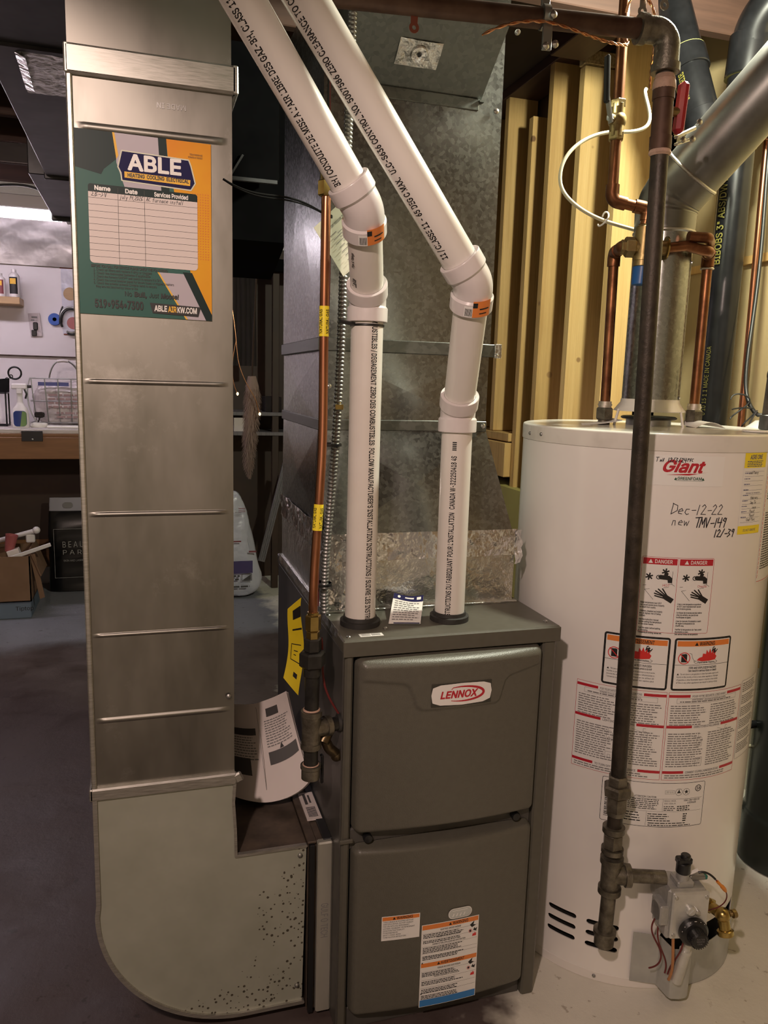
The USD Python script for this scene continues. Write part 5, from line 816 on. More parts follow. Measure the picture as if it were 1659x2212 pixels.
part(hg, 'strap', join(obox(hgz+(0, 0, .034), hd_, (0, 1, 0), (0, 0, 1), .014, .006, .035, .001), obox(hgz+(0, -.012, -.030), hd_, (0, 1, 0), (0, 0, 1), .016, .005, .05, .001)), K['steel_dull']); part(hg, 'rod', cyl(hgz+(0, 0, .04), hgz+(0, 0, .40), .003, 10), K['steel'])
for o in ((.004, -.022, -.004), (-.006, -.020, -.052), (.012, -.018, -.046)): part(hg, 'screw', lathe([(.006, 0), (.006, .003), (.003, .005), (.0005, .0055)], hgz+np.array(o), (0, -1, 0), 14), K['steel'])
for k, (q, m_, lab) in enumerate((((.090, -.030), 'rust', 'red painted perforated strap hanging at the iron ceiling pipe'), ((.478, -.088), 'steel_dull', 'grey perforated hanger strap left of the iron elbow'), ((.512, -.10), 'steel_dull', 'bent perforated hanger strap directly over the iron elbow'))):
    hs = thing('hanger_strap', lab, 'strap', (*q, 1.9)); zs0 = (1.885, 1.945, 1.955)[k]
    part(hs, 'strap', join(*[join(obox((q[0]-.012*k*i*.1, q[1], zs0+.012+i*.0245), (1, 0, 0), (0, 1, 0), (0, 0, 1), .012, .0015, .0135, .001), lathe([(.0035, -.0008), (.0085, -.0008), (.0085, .0008), (.0035, .0008), (.0035, -.0008)], (q[0]-.012*k*i*.1, q[1], zs0+i*.0245), (0, 1, 0), 16, closed=False)) for i in range(18)]), K[m_])
# ================================================================ cold side copper with valve and mixing valve
Cx, Cy = CN; RC = .0111
cw = thing('cold_water_pipe', 'copper cold water pipe with ball valve and mixing valve, left of the flue', 'pipe', (Cx, Cy, 1.27))
m0 = np.array((.680, .151, 1.610)); md = unit(m0-(.643, .163, 1.610))
part(cw, 'riser', tube(fillet([(Cx, Cy, 1.278), (.669, .243, 1.611), (.640, .164, 1.611), (.660, .158, 1.610)], .016), RC, 20), K['copper_old']); part(cw, 'elbow', tube(fillet([(.6695, .243, 1.582), (.669, .243, 1.612), (.657, .210, 1.611)], .020, 8), RC+.003, 20), K['copper_old']); part(cw, 'elbow', tube(fillet([(.650, .192, 1.611), (.640, .164, 1.611), (.660, .157, 1.610)], .014, 8), RC+.003, 20), K['copper_old'])
part(cw, 'union', join(hexnut(m0-md*.040, m0-md*.018, .0215), cyl(m0-md*.020, m0-md*.008, .0155, 20), hexnut(m0-md*.048, m0-md*.038, .0155)), K['brass_dull'])
mv = part(cw, 'mixing_valve', join(cyl(m0-(0, 0, .040), m0+(0, 0, .043), .0185, 24, b=.002), cyl(m0-md*.02, m0+md*.050, .0155, 24, b=.002), cyl(m0-(0, 0, .027), m0-(0, 0, .017), .0205, 24), hexnut(m0+(0, 0, .03), m0+(0, 0, .047), .0165)), K['brass_dull']); part(mv, 'blue_cap', cyl(m0-(0, 0, .077), m0-(0, 0, .039), .0185, 24, b=.0015), K['blue_plastic']); part(mv, 'escutcheon', lathe([(.0115, 0), (.024, .001), (.024, .004), (.0115, .006)], m0+md*.046, md, 28), K['brass'])
part(cw, 'jog', tube(fillet([m0+(0, 0, .043), (.683, .150, 1.688), (.610, .174, 1.704), (.609, .174, 1.83)], .022, 8), RC, 20), K['copper_old'])
for pts in ([(.682, .1505, 1.665), (.683, .150, 1.689), (.656, .159, 1.694)], [(.638, .165, 1.698), (.610, .174, 1.704), (.6095, .174, 1.735)]): part(cw, 'elbow', tube(fillet(pts, .017, 8), RC+.003, 20), K['copper_old'])
bv = part(cw, 'ball_valve', join(cyl((.609, .174, 1.828), (.6085, .174, 1.895), .0150, 24, b=.002), ball((.609, .174, 1.862), .0190), hexnut((.6085, .174, 1.884), (.6085, .174, 1.902), .0165), hexnut((.609, .174, 1.822), (.609, .174, 1.840), .0165), cyl((.604, .172, 1.862), (.586, .164, 1.862), .0085, 14)), K['brass_dull'])
part(bv, 'handle_arm', join(obox((.580, .161, 1.875), unit((-.25, 0, 1)), (0, 1, 0), (1, 0, .25), .05, .014, .004, .001), lathe([(.008, 0), (.008, .006), (.0005, .007)], (.588, .164, 1.862), (-.9, -.4, 0), 6)), K['steel']); part(bv, 'handle_grip', obox((.569, .159, 1.932), unit((-.06, 0, 1)), (0, 1, 0), (1, 0, .06), .090, .015, .009, .003), K['black_plastic'])
part(cw, 'upper_pipe', cyl((.6085, .174, 1.90), (.602, .177, 2.59), RC, 20), K['copper_old'])
# hot side
Hx, Hy = HNp
hw_ = thing('hot_water_pipe', 'copper hot water pipe rising right of the flue and turning back to the mixing valve', 'pipe', (Hx, Hy, 1.28))
part(hw_, 'riser', tube(fillet([(Hx, Hy, 1.278), (Hx, Hy, 1.612), (.818, .112, 1.606), (.766, .124, 1.616), m0+md*.05], .016, 8), RC, 20), K['copper_old']); part(hw_, 'elbow', tube(fillet([(Hx, Hy, 1.586), (Hx, Hy, 1.613), (Hx-.02, Hy-.026, 1.611)], .017, 8), RC+.003, 20), K['copper_old'])
part(hw_, 'branch', tube(fillet([(.768, .121, 1.634), (.810, .110, 1.634), (Hx-.012, Hy-.016, 1.636), (Hx, Hy, 1.62)], .014, 8), RC, 20), K['copper_old']); part(hw_, 'solder_ring', lathe([(.0145, 0), (.0155, .002), (.0145, .004)], (Hx, Hy, 1.580), n=20), K['solder'])
hv = thing('red_valve', 'small valve with red lever handle behind the iron gas pipe', 'valve', (.60, .02, 1.77)); hc_ = np.array((.5560, -.055, 1.788))
part(hv, 'body', join(cyl(hc_, hc_+(.0, .0, .05), .014, 20), hexnut(hc_+(0, 0, -.012), hc_+(0, 0, .004), .016), cyl(hc_+(0, 0, .02), hc_+(.03, -.004, .018), .008, 14)), K['brass_dull']); part(hv, 'handle', obox(hc_+(.036, -.004, .026), unit((.06, 0, 1)), (0, 1, 0), (-1, 0, .06), .088, .022, .018, .006), K['red_plastic']); 
gc = thing('ground_clamp', 'shiny ground clamp with two screws behind the red lever', 'clamp', (.62, .03, 1.78)); part(gc, 'jaws', join(obox((.634, -.02, 1.788), unit((1, .2, .5)), (0, 1, 0), (-.5, 0, 1), .055, .012, .007, .002), obox((.632, -.02, 1.772), unit((1, .2, .4)), (0, 1, 0), (-.4, 0, 1), .045, .012, .006, .002)), K['steel']);
for p in ((.656, -.028, 1.806), (.622, -.03, 1.771), (.644, -.028, 1.775)): part(gc, 'screw', lathe([(.0055, 0), (.0055, .004), (.0005, .005)], p, (0, -1, .1), 12), K['steel'])
# ================================================================ cables
wc = smoothpath([(.786, .345, 2.00), (.784, .325, 1.951), (.779, .319, 1.912), (.755, .325, 1.900), (.70, .338, 1.895), (.627, .350, 1.867), (.588, .354, 1.820), (.586, .354, 1.771), (.614, .338, 1.730), (.675, .313, 1.695), (.741, .290, 1.676), (.80, .28, 1.66)], 8)
wcb = thing('white_cable', 'white cable looping out to the left of the cold water pipe', 'cable', (.66, .33, 1.67)); part(wcb, 'sheath', tube(wc, .0043, 12), K['white_cable']); part(wcb, 'staple', tube(smoothpath([(.676, .330, 1.688), (.678, .302, 1.690), (.682, .298, 1.700), (.684, .303, 1.708), (.686, .33, 1.706)], 5), .002, 8), K['white_plastic'])
for k, (pts, lab) in enumerate((([(.205, -.045, 1.885), (.255, -.075, 1.90), (.31, -.088, 1.902), (.36, -.090, 1.895), (.41, -.08, 1.893), (.46, -.06, 1.90), (.50, .0, 1.94)], 'bare twisted copper ground wire lashed under the ceiling pipe'), ([(.455, -.075, 1.945), (.47, -.09, 1.968), (.492, -.092, 1.955), (.508, -.085, 1.92), (.530, -.05, 1.88), (.550, -.02, 1.855)], 'bare twisted copper ground wire looping down to the red lever valve'))):
    P = smoothpath(pts, 10); s = np.arange(len(P))*.9; gw = thing('ground_wire', lab, 'wire', tuple(P[0])); 
    for q in (0, PI): 
        off = np.stack([0*s, np.cos(s+q), np.sin(s+q)], -1)*.0016; part(gw, 'strand', tube(P+off, .0015, 8), K['copper_bright'])
# ================================================================ black drain pipes
RA = .0445
ab = thing('drain_pipe', 'vertical black plastic drain pipe with yellow print right of the hot water pipe', 'pipe', (1.29, .62, 0)); part(ab, 'pipe_length', cyl((1.279, .62, .0), (1.287, .62, 2.02), RA, 40), K['abs_black'])
p0 = np.array((1.279, .62, 1.24)); fn = pipe_fn(p0, (.004, 0, 1), CAM-p0, RA, .35); m = T('0 10 15 1 1 MADE IN CANADA', .013, 0, 0, width=.20); part(ab, 'lettering', (fn(*m[0].T, .0004), m[1]), K['abs_print'], smooth=False); m = T('B E B O S  3" ABS/DWV - TG', .020, .46, 0, bold=True, width=.30); m = T('BIBOBS 3" ABS/DWV - TG', .020, .43, 0, bold=True, width=.30); part(ab, 'lettering', (fn(*m[0].T, .0004), m[1]), K['abs_print'], smooth=False)
part(ab, 'hub', cyl((1.287, .62, 1.995), (1.289, .62, 2.08), RA+.006, 40, b=.003), K['abs_black']); part(ab, 'glue_ring', lathe([(RA+.001, 0), (RA+.005, .001), (RA+.001, .003)], (1.287, .62, 1.992), n=40, closed=False), K['glue'])
q0, q1 = np.array((1.145, .580, 2.005)), np.array((1.120, .690, 2.285)); qd = unit(q1-q0); q0 = q0-qd*.12
ad = thing('drain_pipe', 'sloping black plastic drain pipe with couplings beneath the ceiling beam', 'pipe', tuple(q0)); part(ad, 'pipe_length', cyl(q0, q1+qd*.3, RA+.002, 40), K['abs_black'])
for s_, l_ in ((.125, .055), (.315, .06)): part(ad, 'coupling', cyl(q0+qd*s_, q0+qd*(s_+l_), RA+.0085, 40, b=.002), K['abs_black']); 
part(ad, 'glue_ring', lathe([(RA+.003, 0), (RA+.0075, .001), (RA+.003, .003)], q0+qd*.375, qd, 40, closed=False), K['glue']); ac = q0+qd*.20; fn = pipe_fn(ac+qd*.10, -qd, CAM-ac, RA+.002, -.75); m = T('BIBOBS 3"', .017, 0, 0, bold=True, width=.085); part(ad, 'lettering', (fn(*m[0].T, .0004), m[1]), K['abs_print'], smooth=False)
r0 = np.array((1.290, .615, 2.20)); ae = thing('drain_elbow', 'black plastic drain elbow in the top right corner over the flue', 'pipe', tuple(r0)); part(ae, 'bend', tube(fillet([r0-(0, 0, .12), r0+(.0, -.01, .12), r0+(.12, -.16, .30)], .12, 12), RA+.010, 40), K['abs_black']); part(ae, 'hub', cyl(r0-(0, 0, .02), r0+(.004, -.003, .09), RA+.016, 40, b=.003), K['abs_black']); part(ae, 'glue_ring', lathe([(RA+.004, 0), (RA+.0165, .001), (RA+.004, .003)], r0-(0, 0, .022), n=40, closed=False), K['glue'])
# thin copper, iron stub, cables at the right edge
single('thin_copper_pipe', 'thin vertical copper pipe on the tan wall at the right edge', 'pipe', cyl((1.46, .69, .9), (1.46, .712, 2.3), .0100, 20), K['copper']); single('sloping_copper_pipe', 'copper pipe sloping down behind the flue on the tan wall', 'pipe', cyl((1.42, .985, 2.230), (1.42, .63, 2.035), .0105, 20), K['copper'])
sb = thing('pipe_stub', 'short dark iron pipe stub at the right edge above the heater lid', 'pipe', (1.02, .10, 1.24)); part(sb, 'pipe', cyl((1.0255, .12, 1.2275), (1.030, .12, 1.35), .0135, 20), K['iron']); part(sb, 'coupling', cyl((1.0255, .12, 1.228), (1.0262, .12, 1.262), .0175, 20, b=.002), K['iron_black']); part(sb, 'rounded_cap', ball((1.030, .12, 1.352), .0148, 2, (1, 1, 1.4)), K['iron'])
bc = smoothpath([(1.40, .62, 2.20), (1.395, .62, 1.95), (1.385, .60, 1.72), (1.345, .56, 1.50), (1.315, .53, 1.38), (1.300, .50, 1.30), (1.300, .48, 1.27), (1.315, .46, 1.248), (1.335, .44, 1.262), (1.36, .41, 1.30), (1.38, .38, 1.335)], 8); single('black_cable', 'thick black cable hanging in a loop right of the vertical drain pipe', 'cable', tube(bc, .0058, 12), K['black_cable'])
for k, pts in enumerate(([(1.245, .50, 1.29), (1.275, .49, 1.305), (1.292, .48, 1.292), (1.275, .49, 1.262), (1.25, .50, 1.235)], [(1.245, .49, 1.262), (1.28, .48, 1.268), (1.305, .47, 1.262), (1.29, .47, 1.24), (1.275, .48, 1.215)], [(1.305, .46, 1.262), (1.295, .465, 1.24), (1.285, .47, 1.20)])): single('low_voltage_wire', ('thin black wire curling in a high loop beside the drain pipe', 'thin black wire crossing the thick cable near its lowest point', 'short thin black wire hanging from the thick cable')[k], 'wire', tube(smoothpath(pts, 8), .0022, 8), K['black_cable'])
# softener tank at the right edge
tk_ = thing('softener_tank', 'tall black softener tank on the floor at the right edge', 'tank', (1.372, .25, 0)); part(tk_, 'vessel', lathe([(.117, 0), (.125, .004), (.125, .14), (.120, .15), (.117, .16), (.117, 1.12), (.112, 1.16), (.08, 1.19), (.04, 1.197), (.0005, 1.197)], (1.372, .25, 0), n=64), K['tank_black'], smooth=40)
part(tk_, 'hose_elbow', tube(fillet([(1.27, .30, .40), (1.235, .30, .40), (1.225, .32, .37)], .02), .011, 16), K['black_plastic']); part(tk_, 'tube', tube(smoothpath([(1.25, .31, .38), (1.22, .33, .35), (1.24, .33, .33), (1.30, .32, .335)], 6), .005, 10), K['white_cable'])
v, f_ = lathe([(.20, 1.195), (.22, 1.20), (.22, 1.215), (.19, 1.236), (.10, 1.248), (.0005, 1.25)], (0, 0, 0), n=64); part(tk_, 'white_cover', (v*[.72, 1, 1]+[1.33, .25, 0], f_), K['heater_white'], smooth=40, label='white plastic cover over the tank')
# ================================================================ workshop on the left
lt = thing('shop_light', 'fluorescent strip light glowing over the workbench', 'light', (-1.55, 3.0, 2.0)); part(lt, 'housing', bx(-2.2, -.66, 2.94, 3.06, 2.088, 2.15, .004), K['fixture_white'])
for y in (2.975, 3.025): part(lt, 'tube', cyl((-2.15, y, 2.066), (-.72, y, 2.066), .016, 16), K['tube_light'])
part(lt, 'end_socket', bx(-.70, -.665, 2.955, 3.045, 2.045, 2.09, .004), K['fixture_white']); part(lt, 'cord', tube(smoothpath([(-1.1, 2.9, 2.17), (-.98, 2.86, 2.165), (-.86, 2.85, 2.172), (-.78, 2.85, 2.15)], 8), .006, 10), K['black_cable'])
P = bilin((-3.4, 2.50, 2.20), (-.70, 2.50, 2.19), (-.70, 2.64, 2.30), (-3.4, 2.64, 2.30), 80, 10); P[..., 2] += .025*(meshkit.fbm(P*[4, 6, 6], 3, 12)-.5); single('joist_foil', 'crumpled foil insulation tucked between ceiling joists before the shop light', 'insulation', sheet(P, .004), K['foil_wall'])
P = bilin((-3.4, 2.85, 2.28), (-.9, 2.85, 2.27), (-.9, 2.96, 2.34), (-3.4, 2.96, 2.34), 60, 8); P[..., 2] += .04*(meshkit.fbm(P*[4, 6, 6], 3, 19)-.5); single('joist_foil', 'crumpled foil insulation tucked between ceiling joists directly over the shop light', 'insulation', sheet(P, .004), K['foil_wall'])
td = thing('trunk_duct', 'dark sheet metal trunk duct running under the ceiling behind the return duct', 'duct', (-.45, 1.2, 2.0))
for k, (y0, y1, x0, x1) in enumerate(((-1.2, .62, -.655, -.47), (.62, 1.84, -.665, -.22), (1.84, 2.66, -.725, -.30))):
    part(td, 'duct_length', bx(x0, x1, y0, y1, 2.0+.004*k, 2.24, .003), K['dark_duct']); part(td, 'drive_cleat', bx(x0-.006, x1+.006, y1-.012, y1+.012, 1.993, 2.245, .003), K['dark_duct'])
P = bilin((-.595, .62, 1.996), (-.49, .64, 1.996), (-.505, .90, 1.996), (-.605, .90, 1.996), 30, 30); P[..., 2] += .006*(meshkit.fbm(P*[40, 40, 1], 3, 33)-.6); part(td, 'foil_patch', sheet(P, .001), K['foil_tape'])
P = bilin((-.597, .635, 1.992), (-.577, .64, 1.985), (-.585, .86, 1.985), (-.605, .87, 1.992), 8, 20); part(td, 'patch_fold', sheet(P, .001), K['foil'])
# bench
wb = thing('workbench', 'wooden workbench with thick front board under the white panel wall', 'workbench', (-1.3, 3.5, 0)); part(wb, 'bench_top', bx(-2.9, -.35, 3.18, 3.80, .985, 1.008, .003), K['bench_top']); part(wb, 'front_board', bx(-2.9, -.35, 3.17, 3.21, .848, .968, .004), K['bench_wood']); part(wb, 'edge_strip', bx(-2.9, -.35, 3.172, 3.21, .968, .985, .002), K['bench_wood'])
for x in (-2.8, -1.55, -.42): part(wb, 'leg', bx(x-.045, x+.045, 3.22, 3.31, 0, .85, .003), K['dark_wood'])
part(wb, 'shelf_board', bx(-2.85, -.36, 3.775, 3.80, .115, .29, .003), K['bench_wood']); part(wb, 'back_panel', bx(-2.85, -.36, 3.78, 3.80, .29, .84), K['dark_wood'])
hb = part(wb, 'hinge', bx(-.972, -.868, 3.165, 3.172, .945, 1.0, .001), K['black_plastic']); part(hb, 'screw', lathe([(.006, 0), (.0005, .003)], (-.92, 3.165, .955), (0, -1, 0), 10), K['steel'])
ws = thing('wall_shelf', 'small wooden shelf on the white panel wall carrying two bottles', 'shelf', (-1.25, 3.75, 1.69)); part(ws, 'board', bx(-1.6, -1.015, 3.66, 3.82, 1.688, 1.728, .003), K['shelf_wood'])
def bottle(x, y, z, lab, w, h, col, cap):
    b = thing('glue_bottle', lab, 'bottle', (x, y, z)); part(b, 'body', lathe([(w*.46, 0), (w*.5, .004), (w*.5, h*.78), (w*.3, h*.88), (w*.22, h*.9)], (x, y, z), n=24), K['white_plastic'], smooth=40); part(b, 'cap', lathe([(w*.24, h*.89), (w*.24, h), (.001, h)], (x, y, z), n=16), K['white_plastic'])
    fn = pipe_fn((x, y, z+h*.12), (0, 0, 1), (-.1, -1, 0), w*.5, 0); m = R(0, -w*.36, h*.6, w*.36, 2); mm = join2(*[R(0, a, h*.6, a+w*.08) for a in np.linspace(-w*.4, w*.32, 10)]); l = part(b, 'label', (fn(*mm[0].T, .0008), mm[1]), K[col], smooth=False)
    q = join2(*[R(h*.35, a, h*.55, a+w*.1) for a in np.linspace(-w*.25, w*.2, 5)]); part(l, 'print', (fn(*q[0].T, .0012), q[1]), K['gold'], smooth=False)
bottle(-1.045, 3.70, 1.728, 'white bottle with dark label on the wall shelf, nearer the shelf end', .058, .155, 'ink', 'white'); bottle(-1.118, 3.70, 1.728, 'white bottle with brown label on the wall shelf, at the photo edge', .055, .13, 'print_red', 'white')
hp = thing('hanging_package', 'small blister card with black tool hanging on the white panel wall', 'package', (-.957, 3.81, 1.51)); c_ = part(hp, 'card', obox((-.957, 3.812, 1.585), (1, 0, .08), (0, 1, 0), (-.08, 0, 1), .064, .004, .135, .001), K['clear_bag']); part(hp, 'tool', join(bx(-.968, -.942, 3.798, 3.81, 1.555, 1.60, .004), bx(-.978, -.95, 3.80, 3.81, 1.52, 1.555, .003)), K['black_plastic']); part(c_, 'print', join(bx(-.975, -.945, 3.807, 3.8095, 1.625, 1.635), bx(-.98, -.96, 3.807, 3.8095, 1.608, 1.616)), K['ink_grey'])
tp = thing('tape_roll', 'blue tape roll hanging on the white panel wall', 'tape', (-.848, 3.80, 1.60)); part(tp, 'roll', lathe([(.011, 0), (.034, 0), (.036, .004), (.036, .016), (.034, .02), (.011, .02), (.011, 0)], (-.848, 3.818, 1.622), (0, -1, 0), 28, closed=False), K['blue_tape']); part(tp, 'core', lathe([(.012, .004), (.0005, .004)], (-.848, 3.818, 1.622), (0, -1, 0), 20), K['ink_grey'])
lp = np.array([(-.758+.060*math.cos(a), 3.805-.004*math.sin(3*a), 1.622+.075*math.sin(a)) for a in np.linspace(-2.0, 3.6, 40)]); wl = thing('cable_coil', 'grey cable coil hanging on the white panel wall beside the blue tape', 'cable', (-.76, 3.80, 1.55)); part(wl, 'loop', tube(lp, .0065, 10), K['steel_dull']); part(wl, 'loop', tube(lp*[1, 1, 1]+[.006, -.01, -.01], .006, 10), K['black_cable']); part(wl, 'tail', tube(smoothpath([(-.82, 3.80, 1.60), (-.815, 3.80, 1.66), (-.80, 3.80, 1.70)], 6), .004, 8), K['black_cable'])
wp = thing('wall_poster', 'pale sheet with round spots pinned on the white panel wall', 'poster', (-.74, 3.815, 1.5)); ps_ = part(wp, 'sheet', bx(-.805, -.55, 3.815, 3.819, 1.54, 1.925), K['bag_white']); 
for x, z, r in ((-.757, 1.775, .038), (-.745, 1.605, .036)): part(ps_, 'spot', lathe([(r, 0), (r, .001), (.0005, .001)], (x, 3.815, z), (0, -1, 0), 28), K['pink_plastic' if z < 1.7 else 'shelf_wood'])
part(wp, 'batten', bx(-.81, -.55, 3.812, 3.82, 1.92, 1.927), K['rust']); part(wp, 'batten', bx(-.80, -.55, 3.812, 3.82, 1.535, 1.541), K['rust'])
# things on the bench
sp = thing('spray_bottle', 'white trigger spray bottle with blue and green label on the bench', 'bottle', (-.99, 3.3, 1.008))
bd_ = [(w, z) for w, z in ((.040, 0), (.043, .004), (.043, .075), (.036, .105), (.020, .125), (.015, .14), (.015, .19))]; v, f = lathe(bd_, (0, 0, 1.008), n=32); v = v*[1, .62, 1]+[-.99, 3.30, 0]; s0 = part(sp, 'body', (v, f), K['white_plastic'], smooth=50)
lbp = poly2(rrect(-.033, .008, .033, .092, .018), .01); part(s0, 'label', (np.stack([-.99+lbp[0][:, 0], 3.3-.62*np.sqrt(np.maximum(.0437**2-lbp[0][:, 0]**2, 0))-.0015, 1.008+lbp[0][:, 1]], -1), lbp[1]), K['bottle_navy'], smooth=False)
lg = poly2(Polygon([(.0, .008), (.031, .012), (.032, .085), (.012, .090)]).intersection(rrect(-.033, .008, .033, .092, .018)), .01); part(s0, 'label_panel', (np.stack([-.99+lg[0][:, 0], 3.3-.62*np.sqrt(np.maximum(.0437**2-lg[0][:, 0]**2, 0))-.0022, 1.008+lg[0][:, 1]], -1), lg[1]), K['bottle_green'], smooth=False)
part(sp, 'trigger_head', join(bx(-1.03, -.95, 3.285, 3.315, 1.215, 1.245, .006), bx(-1.005, -.975, 3.285, 3.315, 1.19, 1.22, .004)), K['white_plastic']); part(sp, 'nozzle', bx(-.952, -.930, 3.29, 3.31, 1.222, 1.238, .003), K['black_plastic']); part(sp, 'trigger', tube([(-.965, 3.3, 1.215), (-.955, 3.3, 1.19), (-.962, 3.3, 1.165)], .005, 8), K['black_plastic'])
lt_ = thing('wire_lantern', 'black wire frame lantern with hanging ring at the photo edge of the bench', 'lantern', (-1.11, 3.45, 1.008)); fr_ = []
for x in (-1.19, -1.13, -1.075): 
    for y in (3.40, 3.50): fr_.append(tube([(x, y, 1.008), (x, y, 1.195)], .0045, 8))
for z in (1.012, 1.19): fr_ += [tube([(-1.19, 3.40, z), (-1.075, 3.40, z)], .0045, 8), tube([(-1.19, 3.5, z), (-1.075, 3.5, z)], .0045, 8), tube([(-1.075, 3.4, z), (-1.075, 3.5, z)], .0045, 8)]
part(lt_, 'frame', join(*fr_), K['black_plastic']); part(lt_, 'roof', hull([(-1.19, 3.40, 1.195), (-1.07, 3.40, 1.195), (-1.07, 3.5, 1.195), (-1.19, 3.5, 1.195), (-1.15, 3.44, 1.262), (-1.06, 3.44, 1.27), (-1.06, 3.46, 1.27)]), K['lattice'], smooth=False); part(lt_, 'ring', tube([(-1.03+.033*math.cos(a), 3.45, 1.30+.033*math.sin(a)) for a in np.linspace(0, 2*PI, 24)], .005, 8), K['black_plastic'])
part(lt_, 'chain', join(*[tube([(-1.05-i*.021+.011*math.cos(a)*.8, 3.45+(.006*math.sin(a) if i % 2 else 0), 1.28-i*.017+.010*math.sin(a)) for a in np.linspace(0, 2*PI, 12)], .0028, 6) for i in range(6)]), K['black_plastic'])
bs_ = thing('wire_basket', 'wire basket with arched handle holding a clear plastic bag on the bench', 'basket', (-.80, 3.5, 1.008)); wires = []
xs = np.linspace(-.945, -.60, 6)
for i, x in enumerate(xs): wires.append(tube(smoothpath([(x, 3.42, 1.275), (x-.004*(i-2.5), 3.415, 1.15), (x-.008*(i-2.5), 3.44, 1.02)], 6), .003, 8))
for z in (1.275, 1.15, 1.03): wires.append(tube([(-.95, 3.42, z), (-.60, 3.42, z)], .003, 8)); wires.append(tube([(-.95, 3.42, z), (-.95, 3.65, z)], .003, 8))
wires.append(tube(smoothpath([(-.95, 3.42, 1.275), (-.962, 3.40, 1.15), (-.93, 3.39, 1.05), (-.90, 3.39, 1.01)], 8), .0035, 8)); part(bs_, 'wires', join(*wires), K['steel_dull']); part(bs_, 'handle', tube(smoothpath([(-.86, 3.5, 1.275), (-.845, 3.5, 1.33), (-.81, 3.5, 1.372), (-.76, 3.5, 1.374), (-.715, 3.5, 1.335), (-.70, 3.5, 1.275)], 8), .0045, 8), K['steel_dull']); part(bs_, 'grip', tube([(-.815, 3.5, 1.372), (-.785, 3.5, 1.377), (-.755, 3.5, 1.374)], .009, 10), K['white_plastic'])
def crumple(c, size, seed, amp, n=4, taper=0.0):
    m = trimesh.creation.icosphere(n, 1.0); v = np.array(m.vertices); v = np.sign(v)*np.abs(v)**.55; v[:, :2] *= (1-taper*(v[:, 2:]+1)/2); k = meshkit.fbm(v*3.1, 4, seed)-.5; v = v*(1+amp*k[:, None]); v = v*np.asarray(size)/2+np.asarray(c); return v, m.faces
v, f = crumple((-.785, 3.52, 1.135), (.32, .16, .245), 5, .22); v[:, 2] = np.maximum(v[:, 2], 1.010); cb = thing('plastic_bag', 'clear printed plastic bag stuffed into the wire basket', 'bag', (-.785, 3.52, 1.01)); part(cb, 'film_bag', (v, f), K['clear_bag'], smooth=True)
def facing(cx, cz, y, g): return (np.stack([cx+g[0][:, 0], np.full(len(g[0]), y), cz+g[0][:, 1]], -1), g[1])
part(cb, 'print', facing(-.92, 1.03, 3.418, join2(greek(.06, .16, .26, 4, .022, 41, h=.5), greek(.10, .06, .24, 2, .022, 43, h=.5))), K['faded_red'], smooth=False); part(cb, 'print', facing(-.92, 1.03, 3.418, join2(R(.01, .205, .17, .225, 1))), K['print_blue'], smooth=False)
dbr = thing('bench_scrap', 'crumpled white wrapper lying on the bench before the basket', 'wrapper', (-.9, 3.33, 1.008)); v, f = crumple((-.905, 3.36, 1.018), (.085, .05, .03), 8, .5, 3); part(dbr, 'wrapper', (v, f), K['paper'], smooth=True)
single('bench_cloth', 'folded white cloth strip on the bench beneath the wire basket', 'cloth', bx(-.86, -.62, 3.28, 3.36, 1.008, 1.020, .004), K['paper'])
single('fluffy_brush', 'small dark brush on the bench between spray bottle and basket', 'brush', join(crumple((-.905, 3.38, 1.075), (.05, .05, .03), 14, .5, 3), tube([(-.90, 3.38, 1.07), (-.92, 3.37, 1.010)], .004, 8)), K['dark_cloth'])
# floor items
bb = thing('blue_carton', 'flat grey blue carton under the open cardboard box', 'box', (-1.12, 3.18, 0)); part(bb, 'carton', bx(-1.45, -.952, 3.07, 3.40, 0, .098, .004), K['blue_box']); m = T('Tiptop', .022, 0, 0); part(bb, 'lettering', (np.stack([-1.03+m[0][:, 0], np.full(len(m[0]), 3.0692), .045+m[0][:, 1]], -1), m[1]), K['ink'], smooth=False)
cbx = thing('cardboard_box', 'open brown cardboard box full of odds and ends on the blue carton', 'box', (-1.12, 3.2, .098)); 
for nm, b in (('side', bx(-1.44, -.945, 3.05, 3.056, .098, .345)), ('side', bx(-.951, -.945, 3.05, 3.40, .098, .345)), ('side', bx(-1.44, -.945, 3.394, 3.40, .098, .345)), ('base', bx(-1.44, -.945, 3.05, 3.40, .098, .103)), ('flap', prism([(0, 0), (.02, 0), (.06, -.24), (.035, -.25), (.0, -.04)], .006, (-.945, 3.10, .345), (1, 0, 0), (0, 0, 1), (0, 1, 0))), ('flap', obox((-.925, 3.22, .30), unit((.35, 0, -1)), (0, 1, 0), (1, 0, .35), .16, .26, .005))): part(cbx, nm, b, K['cardboard'], smooth=False)
wr_ = thing('white_rod', 'white curtain rod with round end sticking out of the cardboard box', 'rod', (-1.05, 3.2, .3)); part(wr_, 'tube', cyl((-1.25, 3.25, .36), (-.925, 3.16, .462), .013, 16), K['white_plastic']); part(wr_, 'end_knob', ball((-.920, 3.16, .464), .020), K['white_plastic']); part(wr_, 'bracket', bx(-.975, -.93, 3.16, 3.19, .395, .44, .006), K['white_plastic'])
